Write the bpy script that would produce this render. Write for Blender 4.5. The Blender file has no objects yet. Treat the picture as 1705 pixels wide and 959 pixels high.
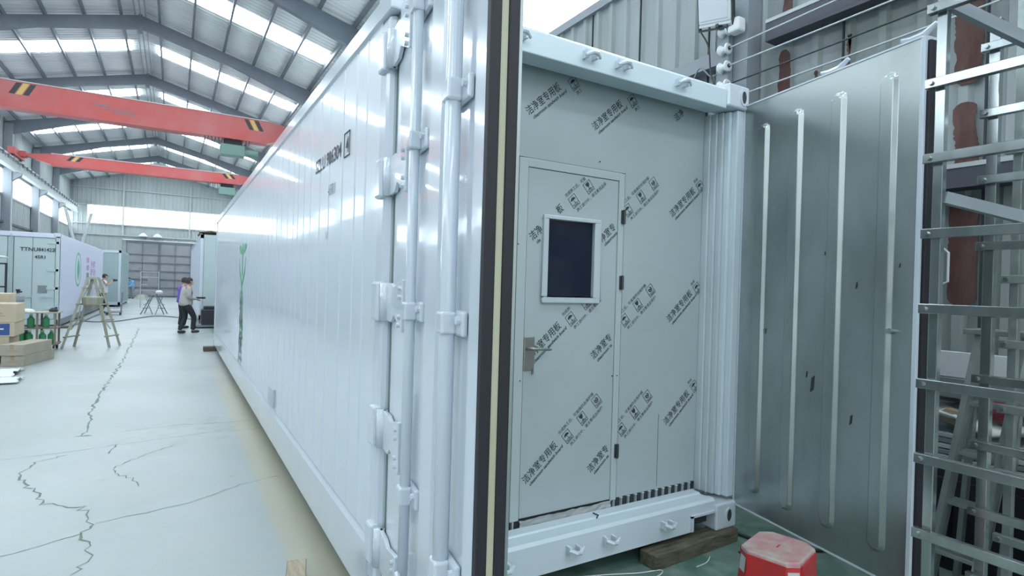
import bpy, bmesh, math, random
from mathutils import Vector, Matrix, Euler, Quaternion
random.seed(7)
S = bpy.context.scene
COL = S.collection
R = math.radians

# ------------------------------------------------------------------ camera
cam_d = bpy.data.cameras.new('camera')
cam = bpy.data.objects.new('camera', cam_d)
COL.objects.link(cam)
S.camera = cam
cam_d.sensor_width = 36.0
cam_d.sensor_fit = 'HORIZONTAL'
cam_d.lens = 36.0 * 941.2 / 1705.0
cam_d.clip_start = 0.05
cam_d.clip_end = 400
YAW, PITCH, ROLL = 0.53954, -0.002512, 0.029148
cF = Vector((math.sin(YAW) * math.cos(PITCH), math.cos(YAW) * math.cos(PITCH), math.sin(PITCH)))
cR0 = Vector((math.cos(YAW), -math.sin(YAW), 0))
cU0 = cR0.cross(cF)
cR = cR0 * math.cos(ROLL) + cU0 * math.sin(ROLL)
cU = -cR0 * math.sin(ROLL) + cU0 * math.cos(ROLL)
mw = Matrix.Identity(4)
for i in range(3):
    mw[i][0] = cR[i]; mw[i][1] = cU[i]; mw[i][2] = -cF[i]
mw.translation = Vector((-0.8207, -2.4914, 1.6603))
cam.matrix_world = mw

# ------------------------------------------------------------------ world, exposure
S.view_settings.view_transform = 'Standard'
S.view_settings.look = 'None'
S.view_settings.gamma = 1.0
S.view_settings.use_curve_mapping = False
S.view_settings.exposure = 0.85
SKY = (0.80, 0.89, 0.93)
SKY_STRENGTH = 1.15
SKYLIGHT_STRENGTH = 8.0
BAND_STRENGTH = 3.0
world = bpy.data.worlds.new('overcast_sky')
S.world = world
world.use_nodes = True
bg = world.node_tree.nodes['Background']
bg.inputs[0].default_value = (*SKY, 1)
bg.inputs[1].default_value = SKY_STRENGTH

# ------------------------------------------------------------------ materials
def sr(r, g, b):
    f = lambda c: (c / 255 / 12.92) if c / 255 <= 0.04045 else ((c / 255 + 0.055) / 1.055) ** 2.4
    return (f(r), f(g), f(b))

def mat(name, col, rough=0.5, metal=0.0, noise=None, bump=None, coat=0.0, emit=None, alpha=None, spec=None):
    """noise=(scale, second colour, low, high, stretch) ; bump=(scale, strength, stretch)"""
    m = bpy.data.materials.new(name)
    m.use_nodes = True
    nt = m.node_tree
    b = nt.nodes['Principled BSDF']
    b.inputs['Base Color'].default_value = (*col, 1)
    b.inputs['Roughness'].default_value = rough
    b.inputs['Metallic'].default_value = metal
    if coat:
        b.inputs['Coat Weight'].default_value = coat
        b.inputs['Coat Roughness'].default_value = 0.06
    if spec is not None:
        b.inputs['Specular IOR Level'].default_value = spec
    if emit:
        b.inputs['Emission Color'].default_value = (*emit[0], 1)
        b.inputs['Emission Strength'].default_value = emit[1]
    tc = None
    def coords(st):
        nonlocal tc
        if tc is None:
            tc = nt.nodes.new('ShaderNodeTexCoord')
        mp = nt.nodes.new('ShaderNodeMapping')
        mp.inputs['Scale'].default_value = st
        nt.links.new(tc.outputs['Object'], mp.inputs['Vector'])
        return mp.outputs[0]
    if noise:
        sc, c2, lo, hi, st = noise
        n = nt.nodes.new('ShaderNodeTexNoise')
        n.inputs['Scale'].default_value = sc
        n.inputs['Detail'].default_value = 6
        n.inputs['Roughness'].default_value = 0.6
        nt.links.new(coords(st), n.inputs['Vector'])
        mr = nt.nodes.new('ShaderNodeMapRange')
        mr.inputs[1].default_value = lo; mr.inputs[2].default_value = hi
        nt.links.new(n.outputs['Fac'], mr.inputs[0])
        mx = nt.nodes.new('ShaderNodeMix'); mx.data_type = 'RGBA'
        mx.inputs['A'].default_value = (*col, 1); mx.inputs['B'].default_value = (*c2, 1)
        nt.links.new(mr.outputs[0], mx.inputs['Factor'])
        nt.links.new(mx.outputs['Result'], b.inputs['Base Color'])
    if bump:
        sc, strg, st = bump
        n = nt.nodes.new('ShaderNodeTexNoise')
        n.inputs['Scale'].default_value = sc
        n.inputs['Detail'].default_value = 3
        nt.links.new(coords(st), n.inputs['Vector'])
        bp = nt.nodes.new('ShaderNodeBump')
        bp.inputs['Strength'].default_value = strg
        bp.inputs['Distance'].default_value = 0.02
        nt.links.new(n.outputs['Fac'], bp.inputs['Height'])
        nt.links.new(bp.outputs[0], b.inputs['Normal'])
    return m

U1 = (1, 1, 1)
M = {}
M['cont'] = mat('white_gloss_paint', (0.56, 0.62, 0.69), 0.22, bump=(1.6, 0.35, (1, 1, 0.25)), coat=0.5)
M['cont_side'] = mat('white_gloss_side_sheet', (0.60, 0.67, 0.74), 0.3, bump=(2.2, 0.5, (1, 1, 0.22)), coat=0.5)
M['cont_front'] = mat('white_paint_frame', (0.56, 0.65, 0.71), 0.32, bump=(4, 0.1, U1))
M['liner'] = mat('steel_liner_white', (0.50, 0.56, 0.60), 0.35, noise=(3, (0.40, 0.46, 0.49), 0.4, 0.7, (1, 1, 0.2)))
M['rubber'] = mat('black_rubber', (0.011, 0.011, 0.017), 0.6)
M['maroon'] = mat('maroon_roll', (0.16, 0.025, 0.035), 0.5)
M['foam'] = mat('cream_foam', (0.50, 0.50, 0.38), 0.8, noise=(6, (0.42, 0.42, 0.30), 0.4, 0.7, (1, 1, 0.3)))
M['gap'] = mat('dark_gap', (0.03, 0.04, 0.045), 0.8)
M['greengap'] = mat('grey_green_strip', (0.16, 0.22, 0.20), 0.6)
M['board'] = mat('sandwich_board_film', (0.40, 0.455, 0.485), 0.5, noise=(1.1, (0.36, 0.43, 0.44), 0.35, 0.65, U1))
M['frame_board'] = mat('door_frame_aluminium', (0.42, 0.485, 0.50), 0.4)
M['frame_lip'] = mat('window_frame_grey', (0.47, 0.53, 0.565), 0.4)
M['print'] = mat('black_print', (0.03, 0.045, 0.055), 0.6)
M['printlight'] = mat('grey_print', (0.10, 0.12, 0.135), 0.6)
M['glassdark'] = mat('dark_window_glass', (0.010, 0.013, 0.030), 0.12)
M['steel'] = mat('door_stainless', (0.40, 0.44, 0.44), 0.30, 0.85, noise=(2.0, (0.26, 0.30, 0.30), 0.42, 0.72, (1, 1, 0.5)), bump=(1.5, 0.3, (1, 1, 0.4)))
M['brush'] = mat('brushed_nickel', (0.33, 0.32, 0.30), 0.4, 0.8)
M['hinge'] = mat('dark_hinge', (0.06, 0.07, 0.075), 0.4, 0.6)
M['galv'] = mat('galvanised_steel', (0.50, 0.54, 0.55), 0.2, 0.9, noise=(9, (0.34, 0.38, 0.39), 0.4, 0.65, (1, 1, 0.3)))
M['alu'] = mat('dull_aluminium', (0.40, 0.45, 0.44), 0.42, 0.7, noise=(5, (0.3, 0.34, 0.33), 0.4, 0.65, U1))
M['aludirty'] = mat('olive_aluminium', (0.34, 0.35, 0.28), 0.5, 0.25)
M['wall'] = mat('grey_cladding', (0.40, 0.44, 0.45), 0.5, noise=(0.9, (0.31, 0.35, 0.355), 0.35, 0.7, (1, 1, 0.25)))
M['wall_r'] = mat('faded_grey_cladding', (0.31, 0.345, 0.355), 0.55, noise=(2.2, (0.22, 0.255, 0.25), 0.35, 0.7, (1, 1, 0.22)))
M['roof'] = mat('roof_sheet', (0.66, 0.69, 0.69), 0.5)
M['beam'] = mat('grey_steel_beam', (0.13, 0.155, 0.19), 0.5, noise=(1.5, (0.17, 0.19, 0.22), 0.4, 0.7, U1))
M['column'] = mat('grey_column', (0.24, 0.27, 0.30), 0.5)
M['girt'] = mat('dark_girt', (0.06, 0.065, 0.085), 0.6)
M['railgrey'] = mat('pale_rail', (0.42, 0.46, 0.47), 0.5)
M['red'] = mat('crane_red', (0.46, 0.075, 0.07), 0.42, noise=(0.8, (0.44, 0.13, 0.13), 0.4, 0.7, U1))
M['black'] = mat('black_paint', (0.02, 0.022, 0.028), 0.45)
M['yellow'] = mat('hazard_yellow', (0.55, 0.40, 0.12), 0.5)
M['hoistgreen'] = mat('hoist_green', (0.14, 0.24, 0.21), 0.5)
M['gate'] = mat('gate_grey', (0.27, 0.28, 0.31), 0.55, noise=(1.2, (0.33, 0.34, 0.37), 0.4, 0.7, U1))
M['contgrey'] = mat('container_pale_grey', (0.44, 0.53, 0.55), 0.4)
M['contgreen'] = mat('container_grey_green', (0.33, 0.43, 0.44), 0.4)
M['lav'] = mat('container_side_white', (0.60, 0.63, 0.76), 0.3)
M['stoolred'] = mat('red_plastic', (0.50, 0.028, 0.032), 0.35, noise=(7, (0.40, 0.03, 0.03), 0.4, 0.7, U1))
M['stooltop'] = mat('scuffed_pink_plastic', (0.42, 0.20, 0.22), 0.6, noise=(7, (0.42, 0.40, 0.36), 0.42, 0.66, U1))
M['scuff'] = mat('white_plastic_scuff', (0.48, 0.48, 0.48), 0.6)
M['wood'] = mat('weathered_wood', (0.13, 0.125, 0.085), 0.8, noise=(6, (0.055, 0.05, 0.035), 0.4, 0.65, (1, 6, 6)))
M['woodpale'] = mat('pale_wood', (0.42, 0.36, 0.27), 0.8, noise=(6, (0.3, 0.25, 0.18), 0.4, 0.65, (6, 1, 6)))
M['wooddark'] = mat('dark_wood', (0.12, 0.10, 0.08), 0.85)
M['card'] = mat('cardboard', (0.50, 0.42, 0.31), 0.8, noise=(3, (0.44, 0.37, 0.27), 0.4, 0.7, U1))
M['cardgrey'] = mat('greyed_cardboard', (0.40, 0.36, 0.29), 0.8, noise=(3, (0.33, 0.30, 0.24), 0.4, 0.7, U1))
M['tape'] = mat('box_tape_print', (0.36, 0.28, 0.19), 0.6)
M['blue'] = mat('blue_label', (0.03, 0.08, 0.26), 0.5)
M['white'] = mat('white_matte', (0.66, 0.70, 0.71), 0.6)
M['whitecloth'] = mat('white_sheet', (0.68, 0.72, 0.70), 0.8)
M['cyl'] = mat('gas_cylinder_grey', (0.20, 0.235, 0.25), 0.45)
M['green'] = mat('green_bottle', (0.05, 0.26, 0.12), 0.3)
M['rustframe'] = mat('brown_cart_frame', (0.22, 0.18, 0.14), 0.6)
M['skin'] = mat('skin', (0.50, 0.31, 0.23), 0.55)
M['hair'] = mat('black_hair', (0.02, 0.018, 0.02), 0.6)
M['jacket'] = mat('grey_jacket', (0.40, 0.39, 0.38), 0.8)
M['trousers'] = mat('dark_trousers', (0.018, 0.022, 0.030), 0.8)
M['tee'] = mat('pale_tee', (0.62, 0.64, 0.66), 0.8)
M['purple'] = mat('violet_shirt', (0.12, 0.08, 0.42), 0.8)
M['sky'] = mat('light_blue_shirt', (0.12, 0.42, 0.78), 0.8)
M['logogreen'] = mat('green_print', (0.10, 0.36, 0.22), 0.5)
M['logogrey'] = mat('faded_grey_green_print', (0.20, 0.28, 0.28), 0.5)
M['pink'] = mat('pink_print', (0.50, 0.25, 0.50), 0.5)
M['plate'] = mat('grey_data_plate', (0.20, 0.23, 0.25), 0.5)
M['rust'] = mat('rust_red_undercoat', (0.075, 0.032, 0.028), 0.8, noise=(7, (0.13, 0.075, 0.065), 0.45, 0.7, (1, 1, 0.3)))
M['crack'] = mat('crack_dirt', (0.16, 0.20, 0.17), 0.9)
M['crackfaint'] = mat('faint_crack', (0.36, 0.42, 0.41), 0.9)
M['hose'] = mat('grey_hose', (0.22, 0.25, 0.28), 0.6)
M['greencable'] = mat('dark_green_cable', (0.012, 0.035, 0.025), 0.5)
M['machine'] = mat('dark_machine', (0.022, 0.020, 0.032), 0.45)
M['machinegrey'] = mat('grey_profile', (0.20, 0.22, 0.24), 0.45)
M['floodglass'] = mat('floodlight_glass', (0.62, 0.66, 0.70), 0.2)
M['skylight'] = mat('daylit_skylight', (0.8, 0.9, 0.95), 0.6, emit=((0.86, 0.95, 1.0), SKYLIGHT_STRENGTH))
M['band'] = mat('daylit_window_band', (0.8, 0.9, 0.95), 0.6, emit=((0.84, 0.94, 1.0), BAND_STRENGTH))
M['concrete_tape'] = mat('crumpled_grey_tape', (0.34, 0.36, 0.36), 0.6, bump=(18, 0.8, U1))

def floor_material():
    m = bpy.data.materials.new('painted_concrete_floor')
    m.use_nodes = True
    nt = m.node_tree; b = nt.nodes['Principled BSDF']
    L = nt.links.new
    tc = nt.nodes.new('ShaderNodeTexCoord')
    sep = nt.nodes.new('ShaderNodeSeparateXYZ'); L(tc.outputs['Object'], sep.inputs[0])
    def noise(scale, lo, hi, detail=6):
        n = nt.nodes.new('ShaderNodeTexNoise'); n.inputs['Scale'].default_value = scale; n.inputs['Detail'].default_value = detail
        L(tc.outputs['Object'], n.inputs['Vector'])
        r = nt.nodes.new('ShaderNodeMapRange'); r.inputs[1].default_value = lo; r.inputs[2].default_value = hi
        L(n.outputs['Fac'], r.inputs[0]); return r.outputs[0], n.outputs['Fac']
    def mix(fac, a, c):
        x = nt.nodes.new('ShaderNodeMix'); x.data_type = 'RGBA'
        L(fac, x.inputs['Factor'])
        for s, v in (('A', a), ('B', c)):
            if isinstance(v, tuple): x.inputs[s].default_value = (*v, 1)
            else: L(v, x.inputs[s])
        return x.outputs['Result']
    def ramp(lo, hi, src):
        r = nt.nodes.new('ShaderNodeMapRange'); r.inputs[1].default_value = lo; r.inputs[2].default_value = hi
        L(src, r.inputs[0]); return r.outputs[0]
    def math_(op, a, b_):
        x = nt.nodes.new('ShaderNodeMath'); x.operation = op
        for i, v in enumerate((a, b_)):
            if isinstance(v, (int, float)): x.inputs[i].default_value = v
            else: L(v, x.inputs[i])
        return x.outputs[0]
    n1, raw = noise(0.5, 0.35, 0.7)
    n2, _ = noise(2.4, 0.4, 0.75)
    n3, raw3 = noise(6.0, 0.42, 0.70, 8)
    pale = mix(n1, (0.335, 0.375, 0.385), (0.285, 0.335, 0.34))
    pale = mix(math_('MULTIPLY', n2, 0.35), pale, (0.33, 0.35, 0.32))
    sx1 = math_('MULTIPLY', ramp(3.95, 4.3, math_('SUBTRACT', sep.outputs[1], math_('MULTIPLY', sep.outputs[0], 0.12))), ramp(5.3, 4.85, sep.outputs[1]))
    sx1 = math_('MULTIPLY', sx1, ramp(-1.5, -0.5, sep.outputs[0]))
    pale = mix(math_('MULTIPLY', sx1, math_('MULTIPLY', n3, 0.75)), pale, (0.27, 0.27, 0.25))
    pale = mix(math_('MULTIPLY', n3, 0.12), pale, (0.27, 0.30, 0.29))
    green = mix(n3, (0.075, 0.155, 0.125), (0.20, 0.29, 0.255))
    green = mix(math_('MULTIPLY', n2, 0.8), green, (0.19, 0.25, 0.23))
    xw = math_('ADD', sep.outputs[0], math_('MULTIPLY', raw3, 0.06))
    fac = ramp(0.20, 0.30, xw)
    base = mix(fac, pale, green)
    # pale yellow stripe along the container, fading out towards the back
    a = ramp(-0.20, -0.14, xw); c = ramp(0.14, 0.08, xw)
    st = math_('MULTIPLY', a, c)
    st = math_('MULTIPLY', st, ramp(10.5, 7.0, sep.outputs[1]))
    base = mix(math_('MULTIPLY', st, 0.65), base, (0.38, 0.36, 0.24))
    L(base, b.inputs['Base Color'])
    rr = nt.nodes.new('ShaderNodeMapRange'); rr.inputs[3].default_value = 0.28; rr.inputs[4].default_value = 0.5
    L(raw, rr.inputs[0]); L(rr.outputs[0], b.inputs['Roughness'])
    bp = nt.nodes.new('ShaderNodeBump'); bp.inputs['Strength'].default_value = 0.15; bp.inputs['Distance'].default_value = 0.02
    L(raw3, bp.inputs['Height']); L(bp.outputs[0], b.inputs['Normal'])
    return m
M['floor'] = floor_material()

# ------------------------------------------------------------------ mesh helpers
ORG = {}
class MB:
    def __init__(s, X=None):
        s.bm = bmesh.new(); s.X = X or Matrix.Identity(4)
    def _v(s, ps):
        return [s.bm.verts.new(s.X @ Vector(p)) for p in ps]
    def box(s, x0, x1, y0, y1, z0, z1):
        v = s._v([(x0, y0, z0), (x1, y0, z0), (x1, y1, z0), (x0, y1, z0), (x0, y0, z1), (x1, y0, z1), (x1, y1, z1), (x0, y1, z1)])
        for f in ((0, 3, 2, 1), (4, 5, 6, 7), (0, 1, 5, 4), (1, 2, 6, 5), (2, 3, 7, 6), (3, 0, 4, 7)):
            s.bm.faces.new([v[i] for i in f])
        return s
    def prism(s, poly, d0, d1, axis='y'):
        """poly: 2-D points; axis: extrusion axis. y -> (x,z), x -> (y,z), z -> (x,y)"""
        def P(a, b, d):
            return {'y': (a, d, b), 'x': (d, a, b), 'z': (a, b, d)}[axis]
        n = len(poly)
        v0 = s._v([P(a, b, d0) for a, b in poly]); v1 = s._v([P(a, b, d1) for a, b in poly])
        s.bm.faces.new(v0); s.bm.faces.new(list(reversed(v1)))
        for i in range(n):
            s.bm.faces.new([v0[i], v1[i], v1[(i + 1) % n], v0[(i + 1) % n]])
        return s
    def bar(s, p, q, w, h=None, up=(0, 0, 1)):
        """rectangular bar from p to q"""
        h = h or w
        p, q = Vector(p), Vector(q); d = (q - p).normalized()
        u = Vector(up)
        if abs(d.dot(u)) > 0.98: u = Vector((0, 1, 0))
        a = d.cross(u).normalized(); b = a.cross(d).normalized()
        vs = []
        for c in (p, q):
            for i, j in ((-1, -1), (1, -1), (1, 1), (-1, 1)):
                vs.append(c + a * (i * w / 2) + b * (j * h / 2))
        v = s._v(vs)
        for f in ((0, 3, 2, 1), (4, 5, 6, 7), (0, 1, 5, 4), (1, 2, 6, 5), (2, 3, 7, 6), (3, 0, 4, 7)):
            s.bm.faces.new([v[i] for i in f])
        return s
    def tube(s, pts, r, n=10, closed=False):
        pts = [Vector(p) for p in pts]
        rings = []
        prev = None
        for i, p in enumerate(pts):
            d = (pts[min(i + 1, len(pts) - 1)] - pts[max(i - 1, 0)]).normalized()
            if prev is None:
                a = d.cross(Vector((0, 0, 1)))
                if a.length < 0.05: a = d.cross(Vector((0, 1, 0)))
            else:
                a = prev - d * prev.dot(d)
            a.normalize(); prev = a; b = d.cross(a)
            rr = r[i] if isinstance(r, (list, tuple)) else r
            rings.append(s._v([p + (a * math.cos(2 * math.pi * k / n) + b * math.sin(2 * math.pi * k / n)) * rr for k in range(n)]))
        for A, B in zip(rings, rings[1:]):
            for k in range(n):
                s.bm.faces.new([A[k], A[(k + 1) % n], B[(k + 1) % n], B[k]])
        s.bm.faces.new(list(reversed(rings[0]))); s.bm.faces.new(rings[-1])
        return s
    def lathe(s, prof, c=(0, 0, 0), n=20):
        rings = []
        c = Vector(c)
        for r, z in prof:
            rings.append(s._v([c + Vector((max(r, 1e-4) * math.cos(2 * math.pi * k / n), max(r, 1e-4) * math.sin(2 * math.pi * k / n), z)) for k in range(n)]))
        for A, B in zip(rings, rings[1:]):
            for k in range(n):
                s.bm.faces.new([A[k], A[(k + 1) % n], B[(k + 1) % n], B[k]])
        s.bm.faces.new(list(reversed(rings[0]))); s.bm.faces.new(rings[-1])
        return s
    def grid(s, rows):
        vs = [s._v(r) for r in rows]
        for A, B in zip(vs, vs[1:]):
            for i in range(len(A) - 1):
                s.bm.faces.new([A[i], A[i + 1], B[i + 1], B[i]])
        return s
    def bev(s, w, seg=2):
        bmesh.ops.remove_doubles(s.bm, verts=s.bm.verts, dist=1e-6)
        es = [e for e in s.bm.edges if len(e.link_faces) == 2 and e.calc_face_angle(0) > 0.5]
        bmesh.ops.bevel(s.bm, geom=es, offset=w, segments=seg, affect='EDGES', profile=0.5, clamp_overlap=True)
        return s
    def build(s, name, m, parent=None, smooth=False, recalc=True, bevel=None, loc=None):
        if bevel: s.bev(bevel)
        if recalc: bmesh.ops.recalc_face_normals(s.bm, faces=s.bm.faces)
        me = bpy.data.meshes.new(name)
        s.bm.to_mesh(me); s.bm.free()
        return link_mesh(name, me, m, parent, smooth, loc)

def origin(o):
    return ORG.get(o.name, Vector((0, 0, 0))) if o else Vector((0, 0, 0))

def link_mesh(name, me, m, parent=None, smooth=False, loc=None):
    """vertices come in world coordinates; the object gets an origin of its own"""
    o = bpy.data.objects.new(name, me)
    COL.objects.link(o)
    me.materials.append(M[m] if isinstance(m, str) else m)
    if loc is None:
        loc = origin(parent) if parent else Vector((0, 0, 0))
    loc = Vector(loc)
    me.transform(Matrix.Translation(-loc))
    ORG[o.name] = loc
    if parent:
        o.parent = parent
        o.location = loc - origin(parent)
    else:
        o.location = loc
    if smooth:
        for p in me.polygons: p.use_smooth = True
    return o

def thing(name, label, cat, loc=(0, 0, 0), group=None):
    o = bpy.data.objects.new(name, None); COL.objects.link(o)
    o.empty_display_size = 0.1
    o.location = loc; ORG[o.name] = Vector(loc)
    return tag(o, label, cat, group)

def tag(o, label, cat, group=None):
    o['label'] = label; o['category'] = cat
    if group: o['group'] = group
    return o

def struct(o):
    o['kind'] = 'structure'
    return o

def text_mesh(txt, size, bold=0.0, shear=0.0, align='LEFT'):
    cu = bpy.data.curves.new('lettering', 'FONT')
    cu.body = txt; cu.size = size; cu.offset = bold; cu.shear = shear; cu.align_x = align
    cu.resolution_u = 2
    o = bpy.data.objects.new('lettering', cu); COL.objects.link(o)
    dg = bpy.context.evaluated_depsgraph_get(); dg.update()
    me = bpy.data.meshes.new_from_object(o.evaluated_get(dg))
    COL.objects.unlink(o); bpy.data.objects.remove(o); bpy.data.curves.remove(cu)
    me.materials.clear()
    return me

def frame_matrix(org, ex, ey):
    ex = Vector(ex).normalized(); ey = Vector(ey).normalized(); ez = ex.cross(ey)
    m = Matrix.Identity(4)
    for i in range(3):
        m[i][0] = ex[i]; m[i][1] = ey[i]; m[i][2] = ez[i]
    m.translation = Vector(org)
    return m

# ------------------------------------------------------------------ the hall
XL, XR, Y0, Y1 = -7.67, 3.8, -11.3, 51.0
RX, RZ, EZ = -1.93, 10.25, 8.75          # ridge and eave
def roofz(x):
    return RZ - abs(x - RX) / (XR - RX) * (RZ - EZ)

fl = MB().box(-16, 12, -26, 60, -0.2, 0.0).build('floor', 'floor'); struct(fl)

def crack(pts, w, m, jag=0.02):
    """a thin open crack: an irregular sliver of dirt lying in the floor"""
    P = []
    for (x0, y0), (x1, y1) in zip(pts, pts[1:]):
        n = max(2, int(math.hypot(x1 - x0, y1 - y0) / (0.10 if max(y0, y1) > 5 else 0.045)))
        for k in range(n):
            t = k / n
            P.append(Vector((x0 + (x1 - x0) * t + random.uniform(-jag, jag), y0 + (y1 - y0) * t + random.uniform(-jag, jag), 0.0012)))
    P.append(Vector((*pts[-1], 0.0012)))
    rows = []
    for i, p in enumerate(P):
        d = (P[min(i + 1, len(P) - 1)] - P[max(i - 1, 0)]).normalized()
        nrm = Vector((-d.y, d.x, 0)); ww = w * random.uniform(0.3, 1.1) * (0.3 if i in (0, len(P) - 1) else 1)
        rows.append([p - nrm * ww / 2, p + nrm * ww / 2])
    MB().grid(rows).build('crack', m, fl)
crack([(-1.73, 19.2), (-1.66, 14.5), (-1.63, 10.8), (-1.66, 7.6), (-1.63, 5.8), (-1.58, 5.1), (-1.60, 4.7)], 0.035, 'crack', 0.03)
crack([(-1.66, 4.72), (-1.50, 4.70)], 0.05, 'crack', 0.01)
crack([(-1.62, 4.0), (-1.83, 3.85), (-1.86, 3.45), (-1.80, 3.30), (-1.66, 2.95), (-1.58, 2.70), (-1.35, 2.50), (-1.26, 2.25), (-1.28, 1.95), (-1.20, 1.80), (-1.22, 1.60), (-1.27, 1.40)], 0.018, 'crack', 0.032)
crack([(-2.3, 4.05), (-1.6, 4.12), (-0.9, 4.28), (-0.4, 4.36), (0.05, 4.32)], 0.008, 'crack', 0.008)
crack([(-1.3, 4.75), (-0.75, 4.85), (-0.3, 4.75), (0.02, 4.78)], 0.012, 'crack', 0.006)
crack([(-1.35, 4.2), (-1.26, 4.25), (-1.30, 3.9)], 0.02, 'crack', 0.01)
crack([(-0.75, 4.0), (-1.02, 3.72), (-1.22, 3.42), (-1.18, 3.2), (-1.08, 3.05), (-1.02, 2.8)], 0.013, 'crack', 0.018)
crack([(-1.32, 3.10), (-1.10, 3.18), (-0.75, 3.0), (-0.5, 2.95)], 0.006, 'crackfaint', 0.006)
crack([(-1.24, 2.15), (-0.95, 2.20), (-0.65, 2.28), (-0.32, 2.52), (0.0, 2.62)], 0.009, 'crack', 0.008)
crack([(-1.9, 1.75), (-1.6, 1.85), (-1.28, 2.0)], 0.009, 'crack', 0.008)
crack([(-0.95, 1.62), (-0.84, 1.78)], 0.005, 'crackfaint', 0.004)
crack([(-0.4, 2.75), (-0.33, 2.77)], 0.012, 'crack', 0.002)
crack([(-2.6, 4.6), (-1.7, 5.4)], 0.006, 'crackfaint', 0.01)
crack([(-0.9, 8.1), (-0.6, 7.9), (-0.35, 7.9)], 0.02, 'crackfaint', 0.01)
crack([(-1.75, 3.5), (-1.5, 3.75), (-1.3, 3.9)], 0.005, 'crackfaint', 0.01)

def profile(a0, a1, pitch, depth, rib=0.32):
    """trapezoid sheet profile: list of (position, offset)"""
    out = []; a = a0
    while a < a1 - 1e-6:
        p = min(pitch, a1 - a)
        out += [(a, 0), (a + p * (1 - rib) * 0.96, 0), (a + p * (1 - rib * 0.8), depth), (a + p * 0.95, depth)]
        a += p
    out.append((a1, 0))
    return out

# left wall: ribbed sheet below and above a continuous window band
def side_wall(name, x, inward, z0, zb, zt, y0, y1, m, pitch):
    pr = profile(y0, y1, pitch, 0.035)
    w = MB()
    for a, b in ((z0, zb), (zt, roofz(x) + 0.05)):
        w.grid([[(x + inward * d, y, z) for y, d in pr] for z in (a, b)])
        w.box(min(x - inward * 0.12, x - inward * 0.02), max(x - inward * 0.12, x - inward * 0.02), y0, y1, a, b)
    o = w.build(name, m, recalc=False); struct(o)
    return o
wl = side_wall('wall_left', XL, 1, 0, 5.25, 6.38, Y0, Y1, 'wall', 0.30)
wr = side_wall('wall_right', XR, -1, 0, 5.30, 6.95, Y0, Y1, 'wall_r', 0.265)
b1 = MB().box(XL - 0.08, XL - 0.03, Y0, Y1, 5.25, 6.38).build('window_1', 'band'); struct(b1)
b2 = MB().box(XR + 0.03, XR + 0.08, Y0, Y1, 5.30, 6.95).build('window_2', 'band'); struct(b2)
for i in range(10):
    y = 6.3 + i * 4.4
    MB().box(XR - 0.01, XR + 0.05, y, y + 0.07, 5.3, 6.95).build('mullion', 'wall', b2)
MB().box(XR - 0.07, XR + 0.1, Y0, Y1, 5.22, 5.33).build('window_sill', 'column', b2)
MB().box(XL - 0.1, XL + 0.06, Y0, Y1, 5.18, 5.27).build('window_sill', 'column', b1)
MB().box(XL - 0.1, XL + 0.06, Y0, Y1, 6.36, 6.46).build('window_head', 'column', b1)

# end wall, gable shaped, with a window band and a gate
pr = profile(XL, XR, 0.28, 0.035)
we = MB()
def seg(z0f, z1f, x0, x1):
    p = [(x, d) for x, d in pr if x0 <= x <= x1]
    we.grid([[(x, Y1 - d, z0f(x)) for x, d in p], [(x, Y1 - d, z1f(x)) for x, d in p]])
BL, BR = -6.55, 3.2
seg(lambda x: 0, lambda x: 5.62, XL, XR)
seg(lambda x: 5.62, lambda x: 6.95, XL, BL)
seg(lambda x: 5.62, lambda x: 6.95, BR, XR)
seg(lambda x: 6.95, lambda x: roofz(x), XL, XR)
we.box(XL, XR, Y1 + 0.02, Y1 + 0.12, 0, 5.62).box(XL, XR, Y1 + 0.02, Y1 + 0.12, 6.95, 8.75)
we = we.build('wall_back', 'wall', recalc=False); struct(we)
b3 = MB().box(BL, BR, Y1 + 0.02, Y1 + 0.06, 5.62, 6.95).build('window_3', 'band'); struct(b3)
for z in (5.56, 7.0, 4.75, 8.3):
    MB().box(XL, XR, Y1 - 0.14, Y1 - 0.05, z - 0.04, z + 0.04).build('girt', 'railgrey', we)
for x in (-4.3, 0.2):
    MB().box(x - 0.05, x + 0.05, Y1 - 0.16, Y1 - 0.05, 4.75, 9).build('wind_post', 'railgrey', we)
# sliding steel gate of two leaves
gt = MB().box(-4.05, 0.35, Y1 - 0.14, Y1 - 0.10, 0.02, 4.38).build('door_1', 'gate'); struct(gt)
for (a, b) in ((-4.05, -1.87), (-1.83, 0.35)):
    lf = MB()
    n = 11
    for k in range(n * 2):
        x = a + (b - a) * k / (n * 2)
        if k % 2: lf.box(x, x + (b - a) / (n * 2), Y1 - 0.165, Y1 - 0.14, 0.05, 4.35)
    lf = lf.build('gate_leaf', 'gate', gt)
    for z in (0.08, 0.75, 1.4, 2.05, 2.7, 3.35, 4.3):
        MB().box(a, b, Y1 - 0.22, Y1 - 0.166, z - 0.035, z + 0.035).build('gate_rail', 'beam', lf)
    for x in (a + 0.03, (a + b) / 2, b - 0.03):
        MB().box(x - 0.03, x + 0.03, Y1 - 0.24, Y1 - 0.222, 0.05, 4.35).build('gate_stile', 'beam', lf)
MB().box(-4.3, 0.9, Y1 - 0.26, Y1 - 0.10, 4.42, 4.5).build('gate_track', 'white', gt)
MB().box(-2.35, -1.95, Y1 - 0.27, Y1 - 0.24, 1.0, 1.5).build('wicket_latch', 'beam', gt)
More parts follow.
